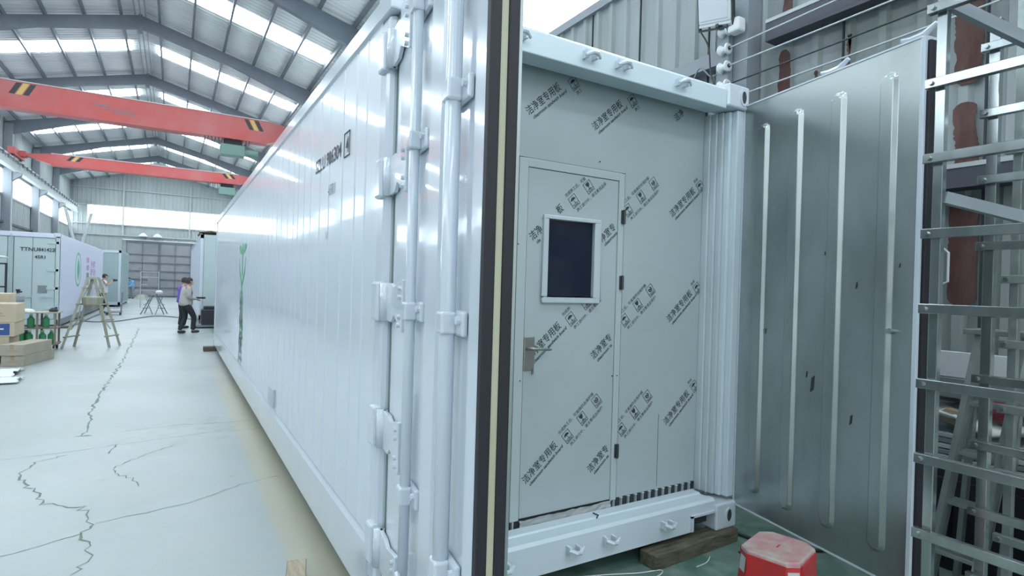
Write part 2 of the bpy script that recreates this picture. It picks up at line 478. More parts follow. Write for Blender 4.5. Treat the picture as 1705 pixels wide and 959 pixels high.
for x in (-2.95, -2.0):
    o = MB().lathe([(0.0, 0.28), (0.10, 0.28), (0.30, 0.08), (0.34, 0.0), (0.0, 0.0)], (x, Y1 - 0.55, 4.72), 14).tube([(x, Y1 - 0.1, 5.05), (x, Y1 - 0.55, 5.0)], 0.03, 6)
    o = o.build('wall_lamp', 'white', loc=(x, Y1 - 0.55, 4.72), smooth=True)
    tag(o, ('left' if x < -2.5 else 'right') + ' one of two white dish lamps above the grey sliding gate', 'lamp', 'dish lamps above the gate')

# roof: two ribbed slopes, with steel frames, purlins and daylit strips
pr = profile(Y0, Y1, 0.21, 0.035, 0.4)
rf = MB()
for xe in (XL - 0.2, XR + 0.2):
    rf.grid([[(xe, y, roofz(xe) - d) for y, d in pr], [(RX, y, RZ - d) for y, d in pr]])
    rf.grid([[(xe, Y0, roofz(xe) + .06), (xe, Y1, roofz(xe) + .06)], [(RX, Y0, RZ + .06), (RX, Y1, RZ + .06)]])
rf = rf.build('ceiling', 'roof', recalc=False); struct(rf)
FR = [1.0 + 6.15 * k for k in range(-1, 8)]
for sx in (-1, 1):
    xe = XL + 0.15 if sx < 0 else XR - 0.15
    for k in range(6):
        t = (k + 0.55) / 5.9
        x = RX + (xe - RX) * t
        MB().box(x - 0.03, x + 0.03, Y0, Y1, roofz(x) - 0.20, roofz(x) - 0.045).build('purlin', 'beam', rf)
for y in FR:
    for sx in (-1, 1):
        xe = XL + 0.05 if sx < 0 else XR - 0.05
        xm = RX + (xe - RX) * 0.45
        MB().prism([(RX, RZ - 0.22), (RX, RZ - 0.62), (xm, roofz(xm) - 0.55), (xe, roofz(xe) - 0.85), (xe, roofz(xe) - 0.22)], y - 0.09, y + 0.09, 'y').build('rafter', 'beam', rf)
        w = wl if sx < 0 else wr
        a, b = sorted((xe, xe - sx * (0.32 if sx < 0 else 0.18)))
        MB().box(a, b, y - 0.17, y + 0.17, 0, roofz(xe) - 0.3).build('column', 'column', w)
    MB().box(RX - 0.05, RX + 0.05, y - 0.12, y + 0.12, RZ - 0.75, RZ - 0.2).build('ridge_plate', 'beam', rf)
for dx in (-0.14, 0.0, 0.14):
    MB().tube([(RX + dx, Y0, RZ - 0.25), (RX + dx, Y1, RZ - 0.25)], 0.022, 6).build('ridge_conduit', 'column', rf)
n = 4
for k, yc in enumerate([-8.2, -2.05] + [4.1 + 6.15 * i for i in range(8)]):
    for sx in (-1, 1):
        x0 = RX + sx * 0.42; x1 = RX + sx * (5.15)
        z0, z1 = roofz(x0) - 0.05, roofz(x1) - 0.05
        o = MB().prism([(x0, z0), (x1, z1), (x1, z1 - 0.02), (x0, z0 - 0.02)], yc - 0.48, yc + 0.48, 'y').build('window_%d' % n, 'skylight')
        struct(o); n += 1

# right wall girts, rust patches, left wall girts
for z, hh in ((3.95, 0.16), (2.46, 0.13)):
    MB().box(XR - 0.22, XR - 0.06, Y0, 0.66, z - hh / 2, z + hh / 2).build('girt', 'girt', wr)
    MB().box(XR - 0.225, XR - 0.06, Y0, 0.66, z + hh / 2, z + hh / 2 + 0.03).build('girt_flange', 'railgrey', wr)
MB().box(XR - 0.16, XR - 0.06, 1.18, 30, 3.86, 4.0).build('girt', 'column', wr)
MB().box(XL + 0.06, XL + 0.14, Y0, Y1, 3.9, 4.0).build('girt', 'girt', wl)
MB().box(XL + 0.06, XL + 0.14, Y0, Y1, 1.9, 2.0).build('girt', 'girt', wl)
for y in (-0.88, 0.07, 1.42, 2.42, 3.3):
    MB().box(XR - 0.052, XR - 0.034, y, y + 0.012, 0, 5.2).build('sheet_joint', 'gap', wr)
def rust(yc, w, z0, z1, rag=0.05):
    rag *= 0.35
    L_, R_ = [], []
    n = 34; wl_ = wr_ = 0.0
    for i in range(n + 1):
        z = z0 + (z1 - z0) * i / n
        e = 0.45 if i in (0, n) else (0.8 if i in (1, n - 1) else 1)
        wl_ = min(max(wl_ + random.uniform(-rag, rag) * w, 0), rag * w * 5)
        wr_ = min(max(wr_ + random.uniform(-rag, rag) * w * 1.6, 0), rag * w * 9)
        L_.append((yc - w / 2 * e + wl_, z)); R_.append((yc + w / 2 * e - wr_, z))
    MB().prism(L_ + R_[::-1], XR - 0.047, XR - 0.040, 'x').build('rust_patch', 'rust', wr)
rust(-0.77, 0.17, 1.62, 2.36); rust(-0.77, 0.16, 2.56, 3.0, 0.12); rust(-0.77, 0.17, 3.12, 3.80, 0.1)
rust(0.58, 0.14, 3.0, 3.82, 0.12); rust(0.58, 0.12, 4.1, 5.0, 0.15); rust(0.02, 0.07, 3.2, 3.75, 0.3); rust(0.30, 0.04, 3.3, 3.55, 0.3)
rust(-0.45, 0.05, 1.9, 2.3, 0.3)

# ------------------------------------------------------------------ overhead cranes
def crane_rail(x, label):
    t = thing('crane_rail', label, 'rail', (x, 20, 6.3), 'crane runway rails')
    s = 1 if x < 0 else -1
    MB().box(x - 0.11, x + 0.11, -4, Y1 - 0.6, 6.25, 6.29).box(x - 0.11, x + 0.11, -4, Y1 - 0.6, 6.71, 6.75).box(x - 0.02, x + 0.02, -4, Y1 - 0.6, 6.29, 6.71).build('runway_beam', 'railgrey', t)
    MB().box(x - 0.035, x + 0.035, -4, Y1 - 0.6, 6.75, 6.83).build('rail_head', 'column', t)
    for y in FR[1:]:
        MB().prism([(x - s * 0.30, 6.24), (x + s * 0.15, 6.24), (x + s * 0.15, 6.12), (x - s * 0.30, 5.75)], y - 0.12, y + 0.12, 'y').build('bracket', 'column', t)
    for k in range(60):
        y = -3 + k * 0.9
        if y < Y1 - 1: MB().box(x + s * 0.10, x + s * 0.16, y - 0.06, y + 0.06, 6.56, 6.72).build('clip', 'beam', t)
crane_rail(-7.12, 'pale steel crane runway rail along the left wall below the roof')
crane_rail(3.28, 'pale steel crane runway rail along the right wall behind the big container')

def crane(y, z0, z1, wd, label, hoistx):
    t = thing('overhead_crane', label, 'crane', (-1.9, y, z0), 'red overhead travelling cranes')
    xa, xb = -6.75, 2.95
    MB().prism([(xa, z1 - 0.12), (xa + 0.9, z1), (xb - 0.9, z1), (xb, z1 - 0.12), (xb, z0 + 0.28), (xb - 0.9, z0), (xa + 0.9, z0), (xa, z0 + 0.28)], y - wd / 2, y + wd / 2, 'y').build('bridge_girder', 'red', t)
    MB().box(xa + .9, xb - .9, y - wd / 2 - 0.06, y + wd / 2 + 0.06, z0 - 0.03, z0).build('bottom_flange', 'red', t)
    MB().box(xa + .9, xb - .9, y - wd / 2 - 0.03, y + wd / 2 + 0.03, z1, z1 + 0.02).build('top_flange', 'white', t)
    for x in (-7.12, 3.28):
        MB().box(x - 0.14, x + 0.14, y - 1.0, y + 1.0, 6.9, 7.22).build('end_carriage', 'red', t, bevel=0.02)
        MB().box(min(x, xa if x < 0 else xb), max(x, xa if x < 0 else xb), y - 0.22, y + 0.22, 6.95, 7.2).build('end_joint', 'red', t)
        for yy in (y - 0.8, y + 0.8):
            w = MB(); w.tube([(x - 0.04, yy, 6.92), (x + 0.04, yy, 6.92)], 0.09, 12); w.build('wheel', 'black', t)
    yf = y - wd / 2 - 0.004
    h = z1 - z0
    for xc in (-5.1, 1.25):
        for k, mm in enumerate(('black', 'yellow', 'black')):
            a = xc + k * 0.17; sl = -0.18 if xc > 0 else 0.18
            MB().prism([(a, z1 - h * 0.05), (a + 0.14, z1 - h * 0.05), (a + 0.14 - sl, z1 - h * 0.5), (a - sl, z1 - h * 0.5)], yf, yf + 0.003, 'y').build('hazard_stripe', mm, t)
    hs = MB().box(hoistx - 0.4, hoistx + 0.4, y - 0.22, y + 0.22, z0 - 0.62, z0 - 0.22).build('hoist_body', 'hoistgreen', t, bevel=0.03)
    MB().tube([(hoistx + 0.4, y, z0 - 0.42), (hoistx + 0.85, y, z0 - 0.42)], 0.15, 14).build('hoist_motor', 'hoistgreen', t)
    MB().box(hoistx - 0.3, hoistx + 0.3, y - 0.10, y + 0.10, z0 - 0.22, z0 - 0.03).build('trolley', 'black', t)
    for k in range(7):
        x = hoistx - 0.9 + k * 0.22
        MB().tube([(x, y - 0.2, z0 - 0.03), (x + 0.05, y - 0.2, z0 - 0.35 - 0.1 * (k % 3)), (x + 0.12, y - 0.2, z0 - 0.03)], 0.014, 5).build('festoon_cable', 'black', t)
    return t
c1 = crane(20.5, 6.72, 7.52, 0.42, 'nearer red overhead crane girder with black and yellow stripes', 0.9)
c2 = crane(31.4, 6.72, 7.22, 0.40, 'farther red overhead crane girder close to the end wall', 1.5)
# faded lettering on the near girder
MB().box(-3.2, -2.75, 20.286, 20.289, 7.16, 7.2).box(-3.0, -2.1, 20.286, 20.289, 7.08, 7.11).box(-2.7, -2.05, 20.286, 20.289, 6.99, 7.02).build('faded_lettering', 'beam', c1)

# ------------------------------------------------------------------ the big white container
CT = thing('shipping_container', 'long glossy white refrigerated container in the foreground with both end doors open', 'container', (1.22, 6.1, 0.12))
B0, T0 = 0.12, 3.016
# left side: bottom rail, ribbed glossy sheet, top rail
MB().prism([(-0.0, 0.14), (0.0, 0.40), (0.03, 0.44), (0.10, 0.44), (0.10, 0.14), (0.03, 0.12)], 0.17, 12.05, 'y').build('bottom_rail', 'cont', CT)
MB().prism([(0.02, 2.90), (-0.004, 2.915), (-0.004, 3.0), (0.012, 3.016), (0.12, 3.016), (0.12, 2.90)], 0.17, 12.05, 'y').build('top_rail', 'cont', CT)
pts = []
y = 0.17
widths = [0.24, 0.20, 0.27, 0.33, 0.26, 0.30, 0.24]
i = 0
while y < 12.0:
    w = widths[i % 7]; i += 1
    y2 = min(y + w, 12.05)
    pts += [(y, 0.012), (y2 - 0.03, 0.012), (y2 - 0.022, 0.017), (y2 - 0.008, 0.017)]
    y = y2
pts.append((12.05, 0.012))
MB().grid([[(d, yy, z) for yy, d in pts] for z in (0.44, 1.0, 1.6, 2.2, 2.905)]).build('side_sheet', 'cont_side', CT, recalc=False)
MB().box(0.03, 0.10, 0.17, 12.05, 0.2, 2.95).build('side_wall_core', 'cont', CT)
MB().box(2.36, 2.44, 0.22, 12.05, B0, T0 - 0.02).build('side_wall', 'cont', CT)
MB().box(0.10, 2.36, 0.14, 12.05, 2.93, 2.99).build('roof_sheet', 'cont', CT)
MB().box(0.10, 2.36, 0.27, 12.05, 0.16, 0.28).build('floor_structure', 'machinegrey', CT)
MB().box(0.0, 2.44, 12.05, 12.19, B0, T0).build('rear_frame', 'cont', CT, bevel=0.01)
# small vent plate on the side
MB().box(-0.008, 0.012, 3.11, 3.38, 0.47, 0.64).build('drain_cover', 'liner', CT, bevel=0.003)
# front left corner post (rounded) with a grey-green strip in the gap to the door
MB().box(0.0, 0.10, 0.03, 0.17, 0.25, 2.90).build('corner_post', 'cont', CT, bevel=0.03)
MB().box(0.04, 0.09, -0.004, 0.03, 0.26, 2.9).build('post_gap_strip', 'greengap', CT)
# header and sill
MB().prism([(0.0, 2.875), (0.0, 3.0), (0.012, 3.012), (0.16, 3.012), (0.16, 2.885)], 0.17, 2.28, 'x').build('header', 'cont_front', CT, bevel=0.006)
sl = MB()
sec = [(0.0, 0.12), (0.0, 0.285), (0.014, 0.302), (0.05, 0.302), (0.06, 0.292), (0.12, 0.292), (0.13, 0.300), (0.20, 0.300), (0.215, 0.285), (0.27, 0.285), (0.27, 0.12)]
sl.prism(sec, 0.17, 2.07, 'x')
sec2 = [(a, max(z, 0.212)) for a, z in sec]
sl.prism(sec2, 2.07, 2.28, 'x')
sl.build('sill', 'cont_front', CT)
MB().box(2.052, 2.072, -0.012, 0.0, 0.125, 0.225).box(2.052, 2.285, -0.012, 0.0, 0.212, 0.226).build('fork_pocket_lip', 'cont', CT)
MB().box(2.075, 2.275, 0.06, 0.20, 0.13, 0.205).build('fork_pocket', 'gap', CT)
# stepped right post
for nm, a, y0_, y1_ in (('door_jamb', 2.395, 0.0, 0.045), ('jamb_step', 2.372, 0.045, 0.085), ('jamb_step', 2.352, 0.085, 0.125), ('jamb_step', 2.338, 0.125, 0.17), ('jamb_step', 2.325, 0.17, 0.22)):
    MB().box(a, 2.46, y0_, y1_, 0.29, 2.885).build(nm, 'cont_front' if a > 2.36 else 'liner', CT, bevel=0.006)
MB().box(0.10, 0.16, 0.04, 0.22, 0.29, 2.885).build('door_jamb', 'liner', CT, bevel=0.006)
# corner castings with oval holes
def casting(x0, x1, y0, y1, z0, z1, hx, side='front', face=-1):
    w = MB().box(x0, x1, y0, y1, z0, z1).build('corner_casting', 'cont', CT, bevel=0.012)
    cx, cz, hw, hh = hx, (z0 + z1) / 2, 0.024, 0.042
    poly = [(cx + hw * math.cos(a) * (1 if abs(math.cos(a)) < .7 else 1), cz + hh * math.sin(a)) for a in [2 * math.pi * k / 20 for k in range(20)]]
    MB().prism(poly, y0 - 0.002, y0 + 0.01, 'y').build('twistlock_hole', 'gap', w)
    ring = MB()
    n_ = 20
    for k in range(n_):
        a0, a1 = 2 * math.pi * k / n_, 2 * math.pi * (k + 1) / n_
        ring.prism([(cx + hw * math.cos(a0), cz + hh * math.sin(a0)), (cx + (hw + .014) * math.cos(a0), cz + (hh + .014) * math.sin(a0)),
                    (cx + (hw + .014) * math.cos(a1), cz + (hh + .014) * math.sin(a1)), (cx + hw * math.cos(a1), cz + hh * math.sin(a1))], y0 - 0.006, y0 + 0.004, 'y')
    ring.build('hole_rim', 'cont', w)
casting(2.275, 2.485, -0.02, 0.16, 2.89, 3.045, 2.425)
casting(2.275, 2.475, -0.02, 0.16, 0.09, 0.262, 2.40)
MB().box(-0.012, 0.165, -0.012, 0.17, 2.90, 3.03).build('corner_casting', 'cont', CT, bevel=0.01)
MB().box(-0.012, 0.165, -0.012, 0.17, 0.10, 0.25).build('corner_casting', 'cont', CT, bevel=0.01)
for xx in (0.0, 2.275):
    for z in (0.105, 2.90):
        MB().box(xx - 0.005, xx + 0.17, 12.02, 12.195, z, z + 0.125).build('corner_casting', 'cont', CT, bevel=0.01)
# locking keepers on header and sill: a plate with a hooked cam
def keeper(x, z, up):
    s = 1 if up else -1
    w = MB()
    w.box(x - 0.045, x - 0.028, -0.045, 0.0, z - 0.022, z + 0.022)
    w.box(x + 0.018, x + 0.034, -0.045, 0.0, z - 0.018, z + 0.018)
    w.tube([(x - 0.05, -0.038, z + s * 0.012), (x - 0.01, -0.055, z - s * 0.006), (x + 0.02, -0.048, z - s * 0.012), (x + 0.055, -0.035, z + s * 0.008)], [0.010, 0.014, 0.013, 0.008], 8)
    w.build('locking_keeper', 'cont', CT)
for x in (0.665, 1.125, 1.36, 1.845): keeper(x, 2.945, False)
for x in (0.66, 1.11, 1.37, 1.83): keeper(x, 0.222, True)
# side lettering
MX = frame_matrix((-0.001, 1.60, 2.40), (0, -1, 0), (0, 0, 1))
def lettering(txt, size, org, ex, ey, m, parent, bold=0.0, shear=0.0, name='lettering', sx=1.0, align='LEFT'):
    me = text_mesh(txt, size, bold, shear, align)
    X = frame_matrix(org, ex, ey) @ Matrix.Diagonal((sx, 1, 1, 1))
    me.transform(X)
    return link_mesh(name, me, m, parent)
lettering('SZLU 906304', 0.125, (-0.001 + 0.010, 1.60, 2.40), (0, -1, 0), (0, 0, 1), 'print', CT, 0.0015, name='serial_lettering')
lettering('4', 0.125, (0.009, 0.80, 2.40), (0, -1, 0), (0, 0, 1), 'print', CT, 0.0015, name='check_digit')
w = MB()
for a, b, z0_, z1_ in ((0.83, 0.71, 2.375, 2.379), (0.83, 0.71, 2.511, 2.515), (0.83, 0.828, 2.375, 2.515), (0.712, 0.71, 2.375, 2.515)):
    w.box(0.006, 0.010, b, a, z0_, z1_)
w.build('check_digit_box', 'print', CT)
lettering('45R1', 0.10, (0.009, 1.22, 2.20), (0, -1, 0), (0, 0, 1), 'logogrey', CT, 0.0, name='size_code')
lettering('11', 0.07, (0.009, 1.25, 1.93), (0, -1, 0), (0, 0, 1), 'printlight', CT, 0.0, name='small_code')
# green sprout emblem with a column of characters, far along the side
w = MB()
yc = 6.35
def leaf(cy, cz, ly, lz, m=12):
    P = []
    for k in range(m + 1):
        t = k / m; P.append((cy + ly * t - 0.10 * math.sin(math.pi * t) * (1 if ly > 0 else -1) * 0, cz + lz * t + 0.07 * math.sin(math.pi * t)))
    for k in range(m, -1, -1):
        t = k / m; P.append((cy + ly * t, cz + lz * t - 0.05 * math.sin(math.pi * t)))
    w.prism(P[:-1][:m] + P[m + 1:], 0.008, 0.011, 'x')
w.box(0.008, 0.011, yc - 0.03, yc + 0.03, 1.70, 2.15)
leaf(yc, 2.02, 0.5, 0.10); leaf(yc, 2.02, -0.5, 0.10)
w.prism([(yc - .02, 1.55), (yc - .34, 1.72), (yc - .42, 1.95), (yc - .30, 1.80), (yc - .02, 1.62)], 0.008, 0.011, 'x')
w.prism([(yc + .02, 1.55), (yc + .34, 1.72), (yc + .42, 1.95), (yc + .30, 1.80), (yc + .02, 1.62)], 0.008, 0.011, 'x')
w.build('sprout_emblem', 'logogreen', CT)
for k, ch in enumerate('中科冷库'):
    lettering(ch, 0.52 if k else 0.42, (0.009, yc + 0.26, 1.20 - k * 0.24), (0, -1, 0), (0, 0, 0.6), 'logogrey' if k % 2 else 'logogreen', CT, 0.006, name='emblem_character')

# ---- left door, swung open towards the camera
e0 = Vector((0.028, 0.0, 0)); e1 = Vector((-0.118, -1.164, 0)); ud = (e1 - e0).normalized()
nd = Vector((ud.y, -ud.x, 0)).normalized()          # outward (left) normal
if nd.x > 0: nd = -nd
DX = Matrix.Identity(4)
for i in range(3):
    DX[i][0] = ud[i]; DX[i][1] = nd[i]; DX[i][2] = (0, 0, 1)[i]
DX.translation = e0
LW = (e1 - e0).length
# outer skin with vertical ribs: (u, height of the skin)
skin = [(0.0, -0.012), (0.05, 0.0), (0.33, 0.0), (0.36, -0.02), (0.56, -0.02), (0.60, 0.0), (0.64, 0.012), (0.78, 0.012), (0.82, -0.02), (1.04, -0.02), (1.075, 0.0), (LW - 0.012, 0.0), (LW, -0.008)]
poly = skin + [(LW, -0.03), (0.0, -0.03)]
LD = MB(DX).prism(poly, 0.25, 2.90, 'z').build('left_door', 'cont', CT)
MB(DX).box(0.0, LW - 0.02, -0.085, -0.028, 0.25, 2.90).build('door_core', 'cont', LD)
MB(DX).box(0.02, LW + 0.004, -0.095, -0.085, 0.26, 2.89).build('inner_lining', 'steel', LD)
MB(DX).box(LW - 0.02, LW + 0.012, -0.031, 0.001, 0.25, 2.90).build('door_gasket', 'rubber', LD, bevel=0.004)
MB(DX).box(LW - 0.02, LW + 0.004, -0.052, -0.031, 0.25, 2.90).build('foam_core', 'foam', LD)
MB(DX).box(LW - 0.02, LW + 0.012, -0.084, -0.052, 0.25, 2.90).build('door_gasket', 'rubber', LD, bevel=0.004)
# lock rods, guides, hinges
for u, kz in ((0.46, (2.72, 2.20, 1.556, 0.86, 0.42)), (0.935, (2.72, 2.245, 1.546, 0.80, 0.42))):
    rod = MB(DX).tube([(u, 0.02, 0.20), (u, 0.02, 2.95)], 0.020 if u < .6 else 0.025, 14).build('lock_rod', 'cont', LD, smooth=True)
    MB(DX).box(u - 0.026, u + 0.026, 0.001, 0.036, 2.22 if u < .6 else 2.26, 2.9).build('rod_cover', 'cont', LD, bevel=0.012)
    for z in kz:
        MB(DX).box(u - 0.085, u + 0.085, -0.018, 0.002, z - 0.038, z + 0.038).box(u - 0.032, u + 0.032, 0.0, 0.048, z - 0.034, z + 0.034).build('rod_guide', 'cont', LD, bevel=0.008)
        for du in (-0.062, 0.062):
            MB(DX).tube([(u + du, 0.0, z + 0.01), (u + du, 0.014, z + 0.01)], 0.013, 8).build('bolt', 'cont', LD)
for z in (2.72, 2.14, 1.575, 1.0, 0.46):
    hg = MB(DX).prism([(0.01, -0.07), (0.10, -0.065), (0.16, -0.045), (0.34, -0.045), (0.34, 0.045), (0.16, 0.045), (0.10, 0.065), (0.01, 0.07)], 0.0, 0.0, 'x') if False else None
    X = DX
    q = MB(X)
    P = [(0.0, z - 0.085), (0.12, z - 0.085), (0.17, z - 0.05), (0.31, z - 0.11), (0.33, z - 0.11), (0.33, z + 0.10), (0.31, z + 0.10), (0.17, z + 0.07), (0.12, z + 0.085), (0.0, z + 0.085)]
    q.prism(P, 0.004, 0.022, 'y')
    hg = q.build('hinge_blade', 'cont', LD, bevel=0.004)
    MB(DX).tube([(0.0, 0.022, z - 0.085), (0.0, 0.022, z + 0.085)], 0.026, 12).build('hinge_pin', 'cont', LD, smooth=True)
    for a, b in ((0.29, 0.065), (0.29, 0.03), (0.29, -0.05), (0.29, -0.085)):
        MB(DX).tube([(a, 0.02, z + b), (a, 0.034, z + b)], 0.010, 8).build('rivet', 'cont', hg)
    MB().box(-0.026, 0.03, 0.035, 0.12, z - 0.09, z + 0.09).build('hinge_lug', 'cont', CT, bevel=0.012)
MB(DX).tube([(0.46, 0.04, 0.56), (0.55, 0.05, 0.56), (0.62, 0.05, 0.50)], 0.012, 8).build('rod_handle', 'cont', LD)
MB(DX).box(0.345, 0.355, -0.002, 0.012, 0.70, 1.22).build('skin_flange', 'liner', LD)

# ---- right door, swung out, stainless inner face seen
g0 = Vector((2.462, -0.005, 0)); g1 = Vector((2.24, -1.17, 0)); ug = (g1 - g0).normalized()
ng = Vector((ug.y, -ug.x, 0)).normalized()
if ng.x > 0: ng = -ng                               # towards the camera side
GX = Matrix.Identity(4)
for i in range(3):
    GX[i][0] = ug[i]; GX[i][1] = ng[i]; GX[i][2] = (0, 0, 1)[i]
GX.translation = g0
GW = (g1 - g0).length
RD = MB(GX).box(0.01, GW - 0.012, -0.075, -0.005, 0.25, 2.90).build('right_door', 'cont', CT)
# inner lining: a sheet with five pressed vertical ribs that have rounded ends
ribs = [(0.175, 0.37, 2.76), (0.435, 0.36, 2.78), (0.72, 0.37, 2.79), (1.01, 0.37, 2.80)]
US = sorted(set([0.0, GW - 0.02] + [round(c + o, 4) for c, _, _ in ribs for o in (-0.050, -0.047, -0.034, -0.030, -0.015, 0.0, 0.015, 0.030, 0.034, 0.047, 0.050)] + [0.305, 0.58, 0.865]))
ZS = sorted(set([0.245, 0.30, 2.92, 2.86] + [round(0.355 + 0.006 * k, 3) for k in range(14)] + [round(2.70 + 0.006 * k, 3) for k in range(18)] + [1.0, 1.5, 2.0]))
def ribh(u, z):
    h = 0
    for c, z0_, z1_ in ribs:
        du = u - c
        zz = max(z0_ + 0.05 - z, z - (z1_ - 0.05), 0)
        d = math.hypot(du, zz)
        if d < 0.049:
            t = min(1, max(0, (0.049 - d) / 0.017)); h = 0.022 * t
    return h
IL = MB(GX).grid([[(u, ribh(u, z), z) for u in US] for z in ZS]).build('inner_lining', 'steel', RD, smooth=False, recalc=False)
IL.data.flip_normals()
MB(GX).box(GW - 0.022, GW + 0.0, -0.012, 0.006, 0.245, 2.92).build('edge_trim', 'cont', RD, bevel=0.002)
MB(GX).box(0.0, GW - 0.02, -0.006, 0.005, 2.915, 2.925).box(0.0, GW - 0.02, -0.006, 0.005, 0.238, 0.247).box(-0.004, 0.004, -0.006, 0.005, 0.24, 2.92).build('edge_trim', 'cont', RD)
MB(GX).box(GW - 0.02, GW + 0.014, -0.055, -0.012, 0.25, 2.90).build('door_gasket', 'rubber', RD, bevel=0.004)
MB(GX).box(GW - 0.02, GW + 0.014, -0.09, -0.056, 0.25, 2.90).build('door_gasket', 'rubber', RD, bevel=0.004)
for u in (0.62, 1.09):
    q = MB(GX)
    q.box(u - 0.02, u + 0.09, -0.08, -0.02, 2.90, 2.925)
    q.tube([(u - 0.05, -0.03, 2.955), (u - 0.01, -0.04, 2.945), (u + 0.05, -0.05, 2.95), (u + 0.11, -0.05, 2.985)], [0.009, 0.016, 0.018, 0.012], 8)
    q.build('locking_cam', 'cont', RD)
MB(GX).tube([(1.065, 0.0, 1.494), (1.065, 0.03, 1.494)], 0.014, 10).build('screw', 'galv', RD)
for u, z, a in ((0.22, 1.42, .02), (0.24, 1.425, .02), (0.60, 1.15, .05), (0.56, 1.2, .02), (0.85, 1.0, .03), (0.42, 2.0, .015), (0.66, 1.9, .012), (0.86, 1.72, .02), (1.09, 1.82, .012)):
    MB(GX).prism([(u - a * .25, z - a), (u + a * .2, z - a * .6), (u + a * .3, z + a), (u - a * .1, z + a * .7)], 0.0012, 0.002, 'y').build('scuff_mark', 'hinge', IL)

# ---- partition inside the opening: printed sandwich board with a door
PY = 0.22
PW = thing('partition_wall', 'grey sandwich board partition with black diagonal print closing the container opening', 'partition', (1.2, 0.25, 0.30))
PN = MB().box(0.10, 0.822, PY, PY + 0.05, 0.345, 2.93).box(1.612, 2.345, PY, PY + 0.05, 0.345, 2.93).box(0.822, 1.612, PY, PY + 0.05, 2.395, 2.93).build('board_panel', 'board', PW)
MB().box(2.336, 2.342, PY - 0.004, PY, 0.345, 2.93).build('edge_seal', 'gap', PW)
MB().box(0.10, 0.12, PY - 0.004, PY, 0.345, 2.93).build('edge_seal', 'gap', PW)
FRm = MB().box(0.826, 0.885, PY - 0.008, PY + 0.04, 0.335, 2.39).box(1.56, 1.607, PY - 0.008, PY + 0.04, 0.335, 2.39).box(0.885, 1.56, PY - 0.008, PY + 0.04, 2.342, 2.39).build('door_frame', 'frame_board', PW, bevel=0.003)
MB().box(0.820, 0.826, PY - 0.003, PY + 0.02, 0.335, 2.396).box(1.607, 1.612, PY - 0.003, PY + 0.02, 0.335, 2.396).box(0.82, 1.612, PY - 0.003, PY + 0.02, 2.39, 2.395).build('frame_gap_line', 'gap', FRm)  # thin dark boxes standing in for the shaded gap round the frame
MB().box(0.885, 1.56, PY + 0.015, PY + 0.03, 0.345, 2.342).build('door_rebate', 'gap', FRm)
# leaf with a window opening
LX0, LX1, LZ0, LZ1 = 0.889, 1.556, 0.345, 2.338
WX0, WX1, WZ0, WZ1 = 1.03, 1.368, 1.605, 2.06
LFm = MB().box(LX0, WX0, PY - 0.004, PY + 0.012, LZ0, LZ1).box(WX1, LX1, PY - 0.004, PY + 0.012, LZ0, LZ1).box(WX0, WX1, PY - 0.004, PY + 0.012, LZ0, WZ0).box(WX0, WX1, PY - 0.004, PY + 0.012, WZ1, LZ1).build('door_leaf', 'board', PW)
q = MB()
for a, b, c, d in ((WX0 - 0.036, WX1 + 0.05, WZ1, WZ1 + 0.022), (WX0 - 0.036, WX1 + 0.05, WZ0 - 0.034, WZ0), (WX0 - 0.036, WX0, WZ0, WZ1), (WX1, WX1 + 0.05, WZ0, WZ1)):
    q.box(a, b, PY - 0.022, PY - 0.004, c, d)
q.build('window_frame', 'frame_lip', LFm, bevel=0.006)
MB().box(WX0, WX1, PY + 0.006, PY + 0.010, WZ0, WZ1).build('window_pane', 'glassdark', LFm)
MB().box(0.886, 0.957, PY - 0.014, PY - 0.004, 1.186, 1.377).build('handle_plate', 'brush', LFm, bevel=0.003)
MB().tube([(0.91, PY - 0.012, 1.312), (0.905, PY - 0.05, 1.315), (0.93, PY - 0.06, 1.314), (1.03, PY - 0.055, 1.306), (1.05, PY - 0.045, 1.304)], [0.009, 0.010, 0.009, 0.007, 0.006], 8).build('lever_handle', 'brush', LFm, smooth=True)
MB().box(0.945, 0.953, PY - 0.018, PY - 0.004, 1.165, 1.20).build('keyhole_flap', 'brush', LFm)
for z in (2.117, 1.705, 0.645):
    MB().box(1.582, 1.612, PY - 0.018, PY - 0.004, z - 0.042, z + 0.042).tube([(1.597, PY - 0.02, z - 0.045), (1.597, PY - 0.02, z + 0.045)], 0.007, 8).build('hinge', 'hinge', LFm)
for x, z in ((0.868, 1.13), (1.548, 1.12), (1.585, 1.12), (1.40, 2.44), (0.83, 1.9)):
    MB().tube([(x, PY - 0.011, z), (x, PY - 0.004, z)], 0.004, 6).build('screw', 'hinge', PN)
